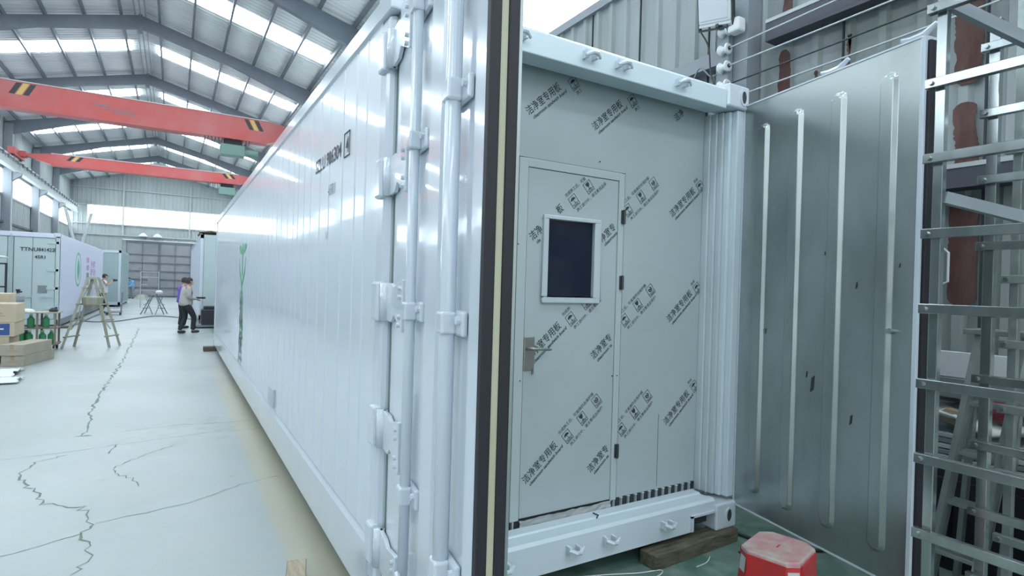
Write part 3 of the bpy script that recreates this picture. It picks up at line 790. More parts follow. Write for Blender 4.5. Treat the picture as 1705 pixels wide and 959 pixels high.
# print
ca, sa = math.cos(R(41.5)), math.sin(R(41.5))
EX, EY = (ca, 0, sa), (-sa, 0, ca)
def at2(x, z, du, dv, dy):
    return (x + du * ca - dv * sa, dy, z + du * sa + dv * ca)
def big_text(x, z, txt, parent, yy, eng='cleanroom sandwich board', neng=None):
    lettering(txt, 0.057, (x, yy, z), EX, EY, 'print', parent, 0.0005, name='board_print', sx=0.86)
    if neng != 0:
        e = eng if neng is None else eng[:neng]
        lettering(e, 0.028, at2(x, z, 0.015, -0.036, yy), EX, EY, 'print', parent, 0.0006, 0.25, name='board_print', sx=0.98)
def icon(x, z, kind, parent, yy):
    X = frame_matrix((x, yy, z), EX, EY)
    q = MB(X)
    h = 0.030; hv = 0.036; t = 0.0024
    for a, b, c, d in ((-h, h, -hv, -hv + t), (-h, h, hv - t, hv), (-h, -h + t, -hv, hv), (h - t, h, -hv, hv), (-h, h, -hv + 0.018, -hv + 0.018 + t)):
        q.box(a, b, c, d, -0.0001, 0.0008)
    for k in range(5): q.box(-0.018 + k * 0.008, -0.013 + k * 0.008, -hv + 0.006, -hv + 0.013, -0.0001, 0.0008)
    if kind == 0:    # umbrella
        P = [(0.020 * math.cos(a), 0.008 + 0.016 * math.sin(a)) for a in [math.pi * k / 8 for k in range(9)]]
        q.prism(P, -0.0001, 0.0008, 'z'); q.box(-0.001, 0.0015, -0.012, 0.008, -0.0001, 0.0008); q.box(-0.001, 0.008, -0.014, -0.011, -0.0001, 0.0008)
    elif kind == 1:  # glass
        q.prism([(-0.015, 0.028), (0.015, 0.028), (0.012, 0.010), (0.003, 0.002), (-0.003, 0.002), (-0.012, 0.010)], -0.0001, 0.0008, 'z')
        q.box(-0.0015, 0.0015, -0.010, 0.004, -0.0001, 0.0008); q.box(-0.010, 0.010, -0.014, -0.010, -0.0001, 0.0008)
    else:            # round mark
        n_ = 14
        for k in range(n_):
            if k in (3, 4): continue
            a0, a1 = 2 * math.pi * k / n_, 2 * math.pi * (k + 1) / n_
            q.prism([(0.011 * math.cos(a0), 0.007 + 0.011 * math.sin(a0)), (0.017 * math.cos(a0), 0.007 + 0.017 * math.sin(a0)), (0.017 * math.cos(a1), 0.007 + 0.017 * math.sin(a1)), (0.011 * math.cos(a1), 0.007 + 0.011 * math.sin(a1))], -0.0001, 0.0008, 'z')
        q.box(-0.006, 0.006, 0.001, 0.013, -0.0001, 0.0008)
    q.build('board_print', 'print', parent, recalc=False)
def icons(x, z, which, parent, yy, up='完成施工后，可直接撕去保护膜', dn='施工进行中，请注意成品保护!', upr=None, dnr=None):
    """x,z: centre of the first (umbrella) icon"""
    for k in which:
        icon(x + k * 0.1075, z + k * 0.097, k, parent, yy)
    if upr != '': lettering(up if upr is None else upr, 0.0245, at2(x, z, -0.035, 0.050, yy), EX, EY, 'printlight', parent, 0.0003, name='board_print', sx=0.98)
    if dnr != '': lettering(dn if dnr is None else dnr, 0.0245, at2(x, z, -0.018, -0.066, yy), EX, EY, 'printlight', parent, 0.0003, name='board_print', sx=0.98)
yl = PY - 0.0052; yp = PY - 0.0012
T = '洁净室专用板'
# on the leaf
big_text(0.925, 0.536, T, LFm, yl); big_text(0.927, 1.238, T, LFm, yl)
big_text(0.925, 1.925, '洁净', LFm, yl, neng=3)
lettering('板', 0.057, (1.105, yl, 2.092), EX, EY, 'print', LFm, 0.0005, name='board_print', sx=0.86)
big_text(1.395, 0.534, '洁净室专', LFm, yl, neng=12); big_text(1.395, 1.228, '洁净室专', LFm, yl, neng=12)
lettering('净室专', 0.057, (1.437, yl, 1.948), EX, EY, 'print', LFm, 0.0005, name='board_print', sx=0.86)
lettering('cleanroom', 0.030, (1.462, yl, 1.925), EX, EY, 'print', LFm, 0.0006, 0.25, name='board_print')
icons(1.215, 0.778, (0, 1, 2), LFm, yl)
icons(1.216, 1.478, (0, 1), LFm, yl, upr='完成施', dnr='施工进行中，请注意成品')
icons(1.213, 2.180, (0, 1), LFm, yl, upr='完成施工后，可直', dnr='施工进行中，请注意成品保')
# on the board
for z in (0.761, 1.45, 2.155): big_text(2.036, z, T, PN, yp)
for z in (1.686, 2.392, 1.005):
    icons(2.302, z, (0,), PN, yp, upr='完成', dnr='')
for z in (0.773, 1.468, 2.166): icons(1.645, z, (0, 1, 2), PN, yp, upr='    施工后，可直接撕去保护膜')
big_text(0.880, 2.632, T, PN, yp); big_text(1.356, 2.624, T, PN, yp)
lettering('洁净', 0.057, (2.05, yp, 2.80), EX, EY, 'print', PN, 0.0005, name='board_print', sx=0.86)
icons(1.188, 2.875, (0,), PN, yp, upr='', dnr='施工'); icons(1.655, 2.862, (0,), PN, yp, upr='', dnr='施工')
# floor edge under the partition: T-bar ends, solid dark strip for the shade between them, crumpled tape
SE = MB().box(0.10, 2.345, PY + 0.006, PY + 0.02, 0.283, 0.346).build('slot_shade_strip', 'gap', PW)
q = MB()
x = 0.72
bars = []
while x < 2.34:
    if not (0.885 < x < 1.56):
        q.box(x, x + 0.005, PY - 0.012, PY + 0.006, 0.286, 0.340); q.box(x - 0.010, x + 0.012, PY - 0.012, PY + 0.006, 0.339, 0.344)
    x += 0.062
q.box(0.70, 2.335, PY - 0.012, PY + 0.006, 0.283, 0.2865)
q.build('floor_t_bars', 'liner', PW)
MB().grid([[(0.885 + 0.0337 * i + random.uniform(-.004, .004), PY - 0.016 + random.uniform(-.006, .006), z + random.uniform(-.004, .004)) for i in range(21)] for z in (0.290, 0.306, 0.322, 0.338)]).build('crumpled_tape', 'concrete_tape', PW)
MB().tube([(1.37, 0.11, 0.300), (1.40, 0.13, 0.303), (1.39, 0.17, 0.305)], 0.004, 5).build('loose_strip', 'hinge', PW)
MB().box(1.965, 1.968, PY - 0.0015, PY, 0.36, 0.84).build('film_crease', 'printlight', PN)

# ------------------------------------------------------------------ supports, stool, floor litter
def blk(name, label, cat, c, s, rz, m, group=None, bevel=0.006, parts=None):
    X = Matrix.Translation(c) @ Matrix.Rotation(rz, 4, 'Z')
    o = MB(X).box(-s[0] / 2, s[0] / 2, -s[1] / 2, s[1] / 2, 0, s[2]).build(name, m, bevel=bevel, loc=c)
    return tag(o, label, cat, group)
blk('timber_block', 'long weathered timber under the right front corner of the big white container', 'timber', (2.06, -0.005, 0.0), (0.80, 0.13, 0.088), R(3), 'wood')
o = blk('timber_block', 'short timber offcut on the floor beside the container, at the bottom edge of the photo', 'timber', (-0.215, 0.70, 0.0), (0.10, 0.24, 0.10), R(-12), 'woodpale')
MB(Matrix.Translation((-0.215, 0.70, 0)) @ Matrix.Rotation(R(-12), 4, 'Z')).box(-0.047, 0.047, -0.122, -0.1195, 0.004, 0.096).build('dark_end', 'wooddark', o)  # darker sheets laid over the block's near end and left side
MB(Matrix.Translation((-0.215, 0.70, 0)) @ Matrix.Rotation(R(-12), 4, 'Z')).box(-0.0515, -0.0495, -0.117, 0.117, 0.004, 0.096).build('dark_side', 'wooddark', o)
blk('timber_block', 'dark timber pad under the far left corner of the big white container', 'timber', (0.04, 12.05, 0.0), (0.5, 0.25, 0.10), 0, 'wooddark')
blk('timber_block', 'dark timber hidden in the shadow under the container sill', 'timber', (0.75, 0.35, 0.0), (0.9, 0.14, 0.11), R(4), 'wooddark')

def stool():
    c = Vector((1.700, -0.840, 0))
    t = thing('plastic_stool', 'red plastic stool with scuffed pink top in front of the open steel door', 'stool', c)
    rot = R(15)
    X = Matrix.Translation(c) @ Matrix.Rotation(rot, 4, 'Z')
    H_ = 0.452
    def ring(hx, hy, z, cut=0.3):
        cx, cy = hx * cut, hy * cut * 1.2
        return [(hx, -hy + cy, z), (hx, hy - cy, z), (hx - cx, hy, z), (-hx + cx, hy, z), (-hx, hy - cy, z), (-hx, -hy + cy, z), (-hx + cx, -hy, z), (hx - cx, -hy, z)]
    # top plate
    q = MB(X)
    r = [q._v(ring(0.158, 0.134, H_ - 0.02)), q._v(ring(0.156, 0.132, H_ - 0.006)), q._v(ring(0.148, 0.124, H_))]
    for A, B in zip(r, r[1:]):
        for k in range(8): q.bm.faces.new([A[k], A[(k + 1) % 8], B[(k + 1) % 8], B[k]])
    q.bm.faces.new(r[-1]); q.bm.faces.new(list(reversed(r[0])))
    top = q.build('seat', 'stooltop', t)
    MB(X).box(-0.018, 0.018, -0.004, 0.004, H_ - 0.001, H_ + 0.0012).build('drain_slot', 'stoolred', top)
    # four corner legs joined by an apron with arched openings
    def hw(z):
        f = (H_ - z) / H_
        return 0.150 + 0.045 * f, 0.130 + 0.04 * f
    for sx in (-1, 1):
        for sy in (-1, 1):
            q = MB(X)
            rows = []
            for z in (H_ - 0.012, 0.33, 0.2, 0.0):
                a, b = hw(z)
                wd = 0.075 + 0.0 * z
                rows.append([(sx * (a), sy * (b - wd - 0.01), z), (sx * a, sy * (b - b * .36), z), (sx * (a - a * .3), sy * b, z), (sx * (a - wd - 0.03), sy * b, z),
                             (sx * (a - wd - 0.03), sy * (b - 0.01), z), (sx * (a - a * .3 - .004), sy * (b - 0.012), z), (sx * (a - 0.012), sy * (b - b * .36 - .004), z), (sx * (a - 0.01), sy * (b - wd - 0.01), z), (sx * (a), sy * (b - wd - 0.01), z)])
            q.grid(rows)
            lg = q.build('leg', 'stoolred', t)
            a, b = hw(0.36)
            q = MB(X)
            q.grid([[(sx * (hw(z)[0] - hw(z)[0] * .04 + .002), sy * (hw(z)[1] - hw(z)[1] * .30), z), (sx * (hw(z)[0] - hw(z)[0] * .27), sy * (hw(z)[1] * .97 + .002), z)] for z in (0.41, 0.375, 0.34)])
            q.build('scuffed_corner', 'scuff', lg)
    for sx in (-1, 1):       # end aprons
        q = MB(X); a, b = hw(0.36)
        P = [(-b + 0.05, 0.436), (b - 0.05, 0.436), (b - 0.06, 0.27), (b - 0.085, 0.31), (0.0, 0.345), (-b + 0.085, 0.31), (-b + 0.06, 0.27)]
        q.prism(P, sx * a - 0.004, sx * a + 0.004, 'x'); q.build('apron', 'stoolred', t)
        q = MB(X).tube([(sx * (a + .006), -b + 0.075, 0.24), (sx * (a + .006), -b + 0.078, 0.305), (sx * (a + .005), -0.03, 0.343), (sx * (a + .005), 0.03, 0.343), (sx * (a + .006), b - 0.078, 0.305), (sx * (a + .006), b - 0.075, 0.24)], 0.0035, 6)
        q.build('opening_rim', 'scuff', t)
    for sy in (-1, 1):       # long aprons
        q = MB(X); a, b = hw(0.36)
        P = [(-a + 0.06, 0.436), (a - 0.06, 0.436), (a - 0.07, 0.26), (a - 0.10, 0.315), (0.0, 0.345), (-a + 0.10, 0.315), (-a + 0.07, 0.26)]
        q.prism(P, sy * b - 0.004, sy * b + 0.004, 'y'); q.build('apron', 'stoolred', t)
        q = MB(X).tube([(-a + 0.095, sy * (b + .006), 0.24), (-a + 0.10, sy * (b + .006), 0.31), (-0.04, sy * (b + .005), 0.345), (0.04, sy * (b + .005), 0.345), (a - 0.10, sy * (b + .006), 0.31), (a - 0.095, sy * (b + .006), 0.24)], 0.0035, 6)
        q.build('opening_rim', 'scuff', t)
stool()

def cable(name, label, pts, r, m, cat='cable', group=None, n=6):
    # smooth through the points
    P = [Vector(p) for p in pts]; out = []
    for i in range(len(P) - 1):
        p0, p1, p2, p3 = P[max(i - 1, 0)], P[i], P[i + 1], P[min(i + 2, len(P) - 1)]
        for k in range(6):
            t = k / 6
            out.append(0.5 * ((2 * p1) + (p2 - p0) * t + (2 * p0 - 5 * p1 + 4 * p2 - p3) * t * t + (-p0 + 3 * p1 - 3 * p2 + p3) * t ** 3))
    out.append(P[-1])
    o = MB().tube(out, r, n).build(name, m, smooth=True, loc=P[0])
    return tag(o, label, cat, group)
cable('floor_cable', 'dark green cable on the floor behind the open steel door', [(2.52, 0.15, .012), (2.55, -0.05, .012), (2.62, -0.25, .012), (2.85, -0.42, .012), (3.3, -0.45, .012)], 0.011, 'greencable')
cable('wire_scrap', 'thin white wire looping on the floor under the sill', [(1.05, 0.12, .006), (1.35, 0.02, .006), (1.55, -0.06, .006), (1.7, -0.10, .006), (1.62, -0.14, .006), (1.45, -0.10, .006)], 0.0035, 'white')
cable('wire_scrap', 'short white wire piece on green floor before the timber', [(1.92, -0.17, .005), (2.02, -0.16, .005), (2.1, -0.12, .005)], 0.003, 'white')
for (x, y, s, a, l) in ((2.34, -0.17, .035, .3, 'dark curled chip on the green floor right of the timber'), (2.09, -0.95, .03, .9, 'pale chip on the floor right of the stool, nearest the stool'), (2.17, -1.03, .026, .2, 'pale chip on the floor under the steel door bottom edge')):
    o = MB(Matrix.Translation((x, y, 0)) @ Matrix.Rotation(a, 4, 'Z')).prism([(-s, -s * .3), (s * .2, -s * .5), (s, 0), (s * .1, s * .15), (-s * .4, s * .5)], 0.0, 0.008, 'z').build('debris_chip', 'hinge' if 'dark' in l else 'whitecloth', loc=(x, y, 0))
    tag(o, l, 'debris')

# ------------------------------------------------------------------ right side: scaffold ladders and stored goods
def scaffold(name, label, rails, x, rz, y_end, brace=None, group=None, mR='galv'):
    t = thing(name, label, 'ladder', (rails[0][0], rails[0][1], 0), group)
    for (rx, ry) in rails:
        MB().box(rx - 0.019, rx + 0.019, ry - 0.019, ry + 0.019, 0.0, 3.3).build('rail', mR, t, bevel=0.003)
    for z in rz:
        x0 = x
        y0 = rails[0][1] + 0.045
        r_ = MB().box(x0 - 0.055, x0 - 0.023, y_end, y0, z - 0.021, z + 0.021).build('rung', mR, t, bevel=0.003)
        MB().tube([(x0 - 0.068, rails[0][1] + 0.02, z), (x0 - 0.054, rails[0][1] + 0.02, z)], 0.010, 8).build('screw', 'galv', r_)
    return t
rA = [0.642 + 0.325 * k - 0.325 for k in range(9)]
tA = scaffold('scaffold_ladder', 'tall galvanised square-tube ladder frame right beside the open steel door edge', [(2.022, -1.33), (1.985, -1.95)], 2.022, rA, -2.0)
for p, q_ in (((2.03, -1.345, 2.94), (2.62, -1.72, 2.61)), ((2.03, -1.345, 2.10), (2.62, -1.72, 1.94))):
    MB().bar(p, q_, 0.03, 0.05).build('diagonal_brace', 'column', tA)
rB = [0.619 + 0.327 * k - 0.327 for k in range(9)]
for (bx, by) in ((2.64, -1.305), (2.60, -1.85)):
    MB().box(bx - 0.022, bx + 0.022, by - 0.022, by + 0.022, 0.0, 3.05).build('rail', 'galv', tA, bevel=0.003)
for z in rB:
    r_ = MB().box(2.585, 2.617, -1.9, -1.26, z - 0.021, z + 0.021).build('rung', 'galv', tA, bevel=0.003)
    MB().tube([(2.572, -1.285, z), (2.586, -1.285, z)], 0.010, 8).build('screw', 'galv', r_)
scaffold('scaffold_ladder', 'darker square-tube ladder frame standing behind the nearer one, by the wall', [(2.865, -1.335), (2.845, -1.85)], 2.865, [0.45 + 0.33 * k for k in range(7)], -1.85, mR='alu')

# stepladder leaning open behind the frames
t = thing('stepladder', 'dull aluminium stepladder behind the galvanised ladder frames', 'ladder', (2.8, -1.2, 0))
lean = Vector((0.29, -0.12, 1.47))
for dy in (0.0, -0.2):
    b = Vector((2.74, -1.02 + dy, 0.0)); e = b + lean
    MB().bar(b, e, 0.028, 0.075, (1, 0, 0)).build('stile', 'alu', t)
    MB().bar(b + Vector((0.06, .0, 0.0)), e + Vector((0.045, 0, 0)), 0.03, 0.02, (1, 0, 0)).build('stile_flange', 'alu', t)
    b2 = Vector((3.14, -1.02 + dy, 0.0))
    MB().bar(b2, e + Vector((0.08, 0.03, -0.05)), 0.025, 0.05, (1, 0, 0)).build('rear_leg', 'alu', t)
for z in (0.28, 0.55, 0.82, 1.09):
    f = z / 1.47; p = Vector((2.74, -1.02, 0)) + lean * f
    MB().box(p.x + 0.0, p.x + 0.10, p.y - 0.2, p.y, z - 0.012, z + 0.012).build('step', 'alu', t, bevel=0.003)
MB().box(2.96, 3.18, -1.42, -1.08, 1.47, 1.50).build('top_plate', 'alu', t, bevel=0.004)

def pile(name, label, cat, x0, x1, y0, y1, z0, z1, m, bev=0.004, group=None):
    o = MB().box(x0, x1, y0, y1, z0, z1).build(name, m, bevel=bev, loc=((x0 + x1) / 2, (y0 + y1) / 2, z0)); return tag(o, label, cat, group)
pile('storage_bench', 'dark cabinet low against the right wall carrying sheets', 'cabinet', 3.30, 3.68, -2.1, -0.55, 0.0, 0.62, 'machine', 0.01)
o = bpy.data.objects['storage_bench']
for k in range(4):
    MB().box(3.285, 3.302, -2.05 + k * 0.38, -1.70 + k * 0.38, 0.06, 0.56).build('cabinet_door', 'machine', o, bevel=0.004)
    MB().tube([(3.275, -1.75 + k * 0.38, 0.25), (3.275, -1.75 + k * 0.38, 0.40)], 0.006, 6).build('door_handle', 'alu', o)
for k in range(6):
    z = 0.625 + 0.035 * k
    q = MB().box(3.33, 3.64, -2.0, -0.62, z, z + 0.03).build('panel_strip', 'liner' if k % 2 else 'alu', bevel=0.004, loc=(3.4, -1.3, z))
    tag(q, 'ribbed pale metal strip on the dark cabinet, ' + ('lowest', 'second from below', 'third from below', 'fourth from below', 'fifth from below', 'topmost')[k] + ' of the flat stack', 'metal strip', 'metal strips stacked on the cabinet')
cl = MB()
rows = []
for i in range(16):
    yy = -2.0 + 1.35 * i / 15
    rows.append([(3.31 + 0.33 * j / 7, yy, 0.90 + 0.05 * math.sin(i * 1.1 + j) * math.cos(j * .9) + 0.04 * (j / 7)) for j in range(8)])
cl.grid(rows)
o = cl.build('plastic_sheet', 'whitecloth', smooth=True, loc=(3.4, -1.3, 0.85)); sol = o.modifiers.new('thickness', 'SOLIDIFY'); sol.thickness = 0.02
tag(o, 'rumpled white sheet draped over the metal strips by the right wall', 'sheet')
o = MB().prism([(-0.98, 0.96), (-0.87, 0.98), (-0.83, 0.95), (-0.86, 0.90), (-0.93, 0.88), (-0.99, 0.90)], 3.33, 3.40, 'x').build('cardboard_scrap', 'tape', loc=(3.3, -0.9, 0.88))
tag(o, 'small brown cardboard scrap on the white sheet', 'cardboard')
q = MB().tube([(3.40, -1.17, 1.0), (3.38, -1.07, 1.0)], 0.062, 18).build('tape_roll', 'maroon', smooth=False, loc=(3.2, -1.3, .9))
tag(q, 'dark red round roll lying on the white sheet by the ladder', 'roll')
for k, z in enumerate((1.04, 1.085, 1.13)):
    q = MB().box(3.40, 3.68, -2.2, -0.60, z, z + 0.036).build('steel_channel', 'machinegrey', bevel=0.004, loc=(3.5, -1.3, z))
    tag(q, ('lowest', 'middle', 'topmost')[k] + ' dark grey steel channel resting on the wall bracket', 'steel channel', 'grey channels on the wall bracket')
MB().box(3.66, 3.74, -2.2, -0.6, 0.98, 1.04).build('shelf_bracket', 'machinegrey', wr)
q = MB().box(3.42, 3.46, -2.2, -0.62, 1.17, 1.33).build('white_board', 'white', bevel=0.003, loc=(3.44, -1.3, 1.17))
tag(q, 'long white board standing on the dark steel channels by the wall', 'board')
q = MB()
q.tube([(XR - 0.07, -0.60, 1.76), (XR - 0.07, -0.60, 1.98), (XR - 0.07, -0.66, 2.02), (XR - 0.07, -0.70, 1.98), (XR - 0.07, -0.70, 1.78), (XR - 0.07, -0.66, 1.76), (XR - 0.07, -0.60, 1.76)], 0.008, 6)
tag(q.build('wall_loop', 'white', loc=(XR - 0.06, -0.65, 1.76)), 'small white loop fixed to the corrugated wall beside the ladder rail', 'loop')
# lidded bucket on a grey drum
tb = thing('plastic_bucket', 'white plastic bucket with a lid at the right edge of the photo', 'bucket', (3.12, -1.50, 0.46))
MB().lathe([(0.0, 0.0), (0.12, 0.0), (0.145, 0.29), (0.0, 0.29)], (3.12, -1.50, 0.46), 24).build('bucket_body', 'white', tb, smooth=False)
MB().lathe([(0.0, 0.0), (0.155, 0.0), (0.16, 0.03), (0.13, 0.045), (0.0, 0.04)], (3.12, -1.50, 0.75), 24).build('lid', 'white', tb)
q = MB().lathe([(0.0, 0.0), (0.15, 0.0), (0.16, 0.05), (0.15, 0.10), (0.16, 0.25), (0.15, 0.40), (0.155, 0.455), (0.0, 0.455)], (3.12, -1.50, 0.0), 24).build('metal_drum', 'liner', loc=(3.12, -1.50, 0))
tag(q, 'pale printed drum under the white lidded bucket', 'drum')
for k, (z, s_) in enumerate(((0.38, 0.03), (0.30, 0.02), (0.14, 0.03))):
    qq = MB()
    for j in range(4): qq.box(3.12 - 0.168, 3.12 - 0.162, -1.48 - j * 0.03, -1.46 - j * 0.03, z, z + s_)
    qq.build('printed_mark', 'print', q)
q = MB().box(3.0, 3.12, -0.95, -0.68, 0.0, 0.35).build('tool_case', 'machine', bevel=0.02, loc=(3.0, -0.95, 0)); tag(q, 'dark case on the floor behind the stepladder foot', 'case')
q = MB().box(2.42, 2.70, -1.18, -0.86, 0.0, 0.10).build('cement_bag', 'cardgrey', bevel=0.04, loc=(2.7, -1.0, 0)); tag(q, 'dusty brown sack flat on the floor at the stepladder foot', 'sack')

# insulators, wires, floodlight by the wall column
ins = thing('insulator_rack', 'pale rack of round insulators fixed beside the grey wall column', 'insulators', (3.55, 1.05, 3.5))
MB().box(3.50, 3.56, 0.98, 1.10, 3.30, 4.30).build('rack_plate', 'column', ins)
for z in (4.06, 3.89, 3.73, 3.56):
    q = MB(frame_matrix((3.50, 1.02, z), (0, 1, 0), (0, 0, 1)))
    i_ = MB(Matrix.Translation((3.47, 1.0, z)) @ Matrix.Rotation(R(90), 4, 'X')).lathe([(0.0, -0.05), (0.045, -0.05), (0.052, -0.035), (0.03, -0.015), (0.03, 0.015), (0.052, 0.035), (0.045, 0.05), (0.0, 0.05)], (0, 0, 0), 16).build('insulator', 'white', ins, smooth=False)
    MB(Matrix.Translation((3.47, 1.0, z)) @ Matrix.Rotation(R(90), 4, 'X')).lathe([(0.0, -0.056), (0.018, -0.056), (0.018, 0.06), (0.0, 0.06)], (0, 0, 0), 10).build('insulator_bolt', 'hinge', i_)
MB().box(3.42, 3.53, 0.82, 0.94, 4.0, 4.13).build('junction_box', 'white', ins, bevel=0.02)
for k, (z0_, z1_) in enumerate(((3.89, 3.98), (3.73, 3.77), (3.56, 3.64), (3.42, 3.52))):
    nm = ('topmost', 'second from top', 'third from top', 'lowest')[k]
    cable('overhead_wire', nm + ' of the taut wires running along the right wall from the insulators', [(3.47, 0.96, z0_), (3.47, 0.0, (z0_ * 2 + z1_) / 3), (3.47, -2.4, z1_ + 0.02), (3.47, -6, z1_ + .05)], 0.007, 'wirewhite' if False else ('liner' if k != 2 else 'hinge'), 'wire', 'wires along the right wall')
cable('hanging_cable', 'thin black cable hanging from the floodlight to the container top', [(3.38, 1.20, 4.10), (3.42, 1.14, 3.95), (3.44, 1.12, 3.7), (3.44, 1.02, 3.45)], 0.008, 'black')
cable('hanging_cable', 'tangled grey cable looping along the wall girt left of the insulators', [(3.60, 1.95, 3.90), (3.56, 1.5, 3.74), (3.55, 1.35, 3.85), (3.54, 1.2, 3.72), (3.50, 1.04, 3.73)], 0.008, 'hose')
fd = thing('floodlight', 'white rectangular floodlight on a bracket above the insulators', 'floodlight', (3.4, 1.0, 4.4))
X = Matrix.Translation((3.36, 1.02, 4.27)) @ Matrix.Rotation(R(-20), 4, 'Y') @ Matrix.Rotation(R(12), 4, 'X')
MB(X).box(-0.035, 0.035, -0.17, 0.17, -0.14, 0.16).build('lamp_housing', 'white', fd, bevel=0.012)
MB(X).box(-0.042, -0.036, -0.15, 0.15, -0.11, 0.14).build('lamp_glass', 'floodglass', fd)
MB(X).box(-0.03, 0.05, -0.17, 0.17, -0.165, -0.14).build('cooling_fins', 'white', fd, bevel=0.004)
MB(X).box(-0.015, 0.015, 0.175, 0.19, -0.18, 0.10).box(-0.015, 0.015, -0.19, -0.175, -0.18, 0.10).box(-0.015, 0.015, -0.19, 0.19, -0.2, -0.18).build('bracket', 'hinge', fd)
MB().bar((3.38, 1.02, 4.10), (3.53, 1.04, 4.10), 0.03).build('mounting_arm', 'hinge', fd)

# ------------------------------------------------------------------ left: second container, its neighbour, the one behind
def cont2():
    t = thing('shipping_container', 'white container on the left marked TTNU with closed doors facing the camera', 'container', (-5.0, 19.3, 0.1))
    x0, x1, y0, y1, z0, z1 = -6.24, -3.80, 19.3, 31.5, 0.10, 2.86
    MB().box(x0 + 0.02, x1 - 0.02, y0 + 0.05, y1, z0 + 0.12, z1 - 0.01).build('body', 'lav', t)
    MB().box(x1 - 0.03, x1, y0, y1, z0 + 0.15, z1).build('side_sheet', 'lav', t, bevel=0.008)
    MB().box(x1 - 0.05, x1 - 0.005, y0, y1, z0 - 0.04, z0 + 0.15).build('bottom_rail', 'hose', t)
    MB().box(x0, x1, y0 - 0.02, y0 + 0.05, z1 - 0.14, z1).build('header', 'lav', t, bevel=0.008)
    MB().box(x0, x1, y0 - 0.02, y0 + 0.05, z0, z0 + 0.16).build('sill', 'contgrey', t, bevel=0.008)
    for x in (x0, x1 - 0.10): MB().box(x, x + 0.10, y0 - 0.02, y0 + 0.10, z0, z1).build('corner_post', 'contgrey', t, bevel=0.01)
    dl = MB().box(x0 + 0.11, -5.02, y0, y0 + 0.04, z0 + 0.17, z1 - 0.15).build('left_door', 'contgrey', t, bevel=0.008)
    dr = MB().box(-5.00, x1 - 0.11, y0, y0 + 0.04, z0 + 0.17, z1 - 0.15).build('right_door', 'contgrey', t, bevel=0.008)
    for x in (-4.87, -4.44): MB().box(x - 0.008, x + 0.008, y0 - 0.006, y0, z0 + 0.17, z1 - 0.15).build('door_seam', 'hinge' if x < -4.6 else 'plate', dr)
    for x in (-4.93, -5.4, -5.85):
        MB().tube([(x, y0 - 0.03, z0 + 0.08), (x, y0 - 0.03, z1 - 0.06)], 0.016, 8).build('lock_rod', 'contgrey', dr if x > -5 else dl)
    for z in (0.6, 1.2, 1.75, 2.58):
        MB().box(x1 - 0.30, x1 - 0.02, y0 - 0.02, y0, z - 0.04, z + 0.04).build('hinge', 'contgrey', dr, bevel=0.004)
    MB().box(-4.30, -4.085, y0 - 0.012, y0, 1.056, 1.285).build('data_plate', 'plate', dr)
    for x in (-4.55, -4.10): MB().box(x - 0.14, x + 0.14, y0 - 0.05, y0 - 0.03, 0.92, 0.95).build('door_handle', 'contgrey', dr)
    lettering('TTNU', 0.155, (-4.73, y0 - 0.012, 2.30), (1, 0, 0), (0, 0, 1), 'print', dr, 0.003, name='lettering')
    lettering('841422', 0.15, (-4.31, y0 - 0.012, 2.305), (1, 0, 0), (0, 0, 1), 'print', dr, 0.003, name='lettering', sx=0.85)
    lettering('1', 0.15, (-3.955, y0 - 0.024, 2.315), (1, 0, 0), (0, 0, 1), 'print', dr, 0.002, name='lettering')
    lettering('45R1', 0.13, (-4.39, y0 - 0.012, 2.09), (1, 0, 0), (0, 0, 1), 'print', dr, 0.003, name='lettering')
    for x in (x0 - 0.01, x1 - 0.15):
        MB().box(x, x + 0.16, y0 - 0.03, y0 + 0.14, z1 - 0.10, z1 + 0.02).build('corner_casting', 'cont', t, bevel=0.01)
    # oval leaf emblem and pink characters on the side
    P = [(23.2 + 0.75 * math.cos(a), 1.82 + 0.62 * math.sin(a)) for a in [2 * math.pi * k / 24 for k in range(24)]]
    MB().prism(P, x1 - 0.001, x1 + 0.002, 'x').build('oval_emblem', 'logogreen', t)
    P = [(23.2 + 0.62 * math.cos(a), 1.82 + 0.54 * math.sin(a)) for a in [2 * math.pi * k / 24 for k in range(24)]]
    MB().prism(P, x1 + 0.002, x1 + 0.003, 'x').build('emblem_disc', 'lav', t)
    P = [(23.2 + 0.40 * math.sin(math.pi * k / 8), 1.40 + 0.84 * k / 8) for k in range(9)] + [(23.2 - 0.30 * math.sin(math.pi * k / 8), 1.40 + 0.84 * k / 8) for k in range(7, 0, -1)]
    MB().prism(P, x1 + 0.003, x1 + 0.004, 'x').build('emblem_leaf', 'logogreen', t)
    for k, ch in enumerate(('冷鲜', '移动', '冷库')):
        lettering(ch, 0.34, (x1 + 0.002, 26.7, 1.95 - k * 0.34), (0, 1, 0), (0, 0, 1), 'pink' if k < 2 else 'plate', t, 0.01, name='side_lettering', sx=2.6)
    for k in range(4): MB().box(x1 - 0.001, x1 + 0.002, 25.5, 26.2, 1.22 + k * 0.3, 1.22 + k * 0.3 + 0.2).build('side_lettering', 'pink' if k > 1 else 'plate', t)
cont2()
o = bpy.data.objects['shipping_container.001']
for xx in (-6.2, -4.05):
    for yy in (19.4, 31.2): MB().box(xx, xx + 0.2, yy, yy + 0.2, 0.0, 0.105).build('support_block', 'wooddark', o)
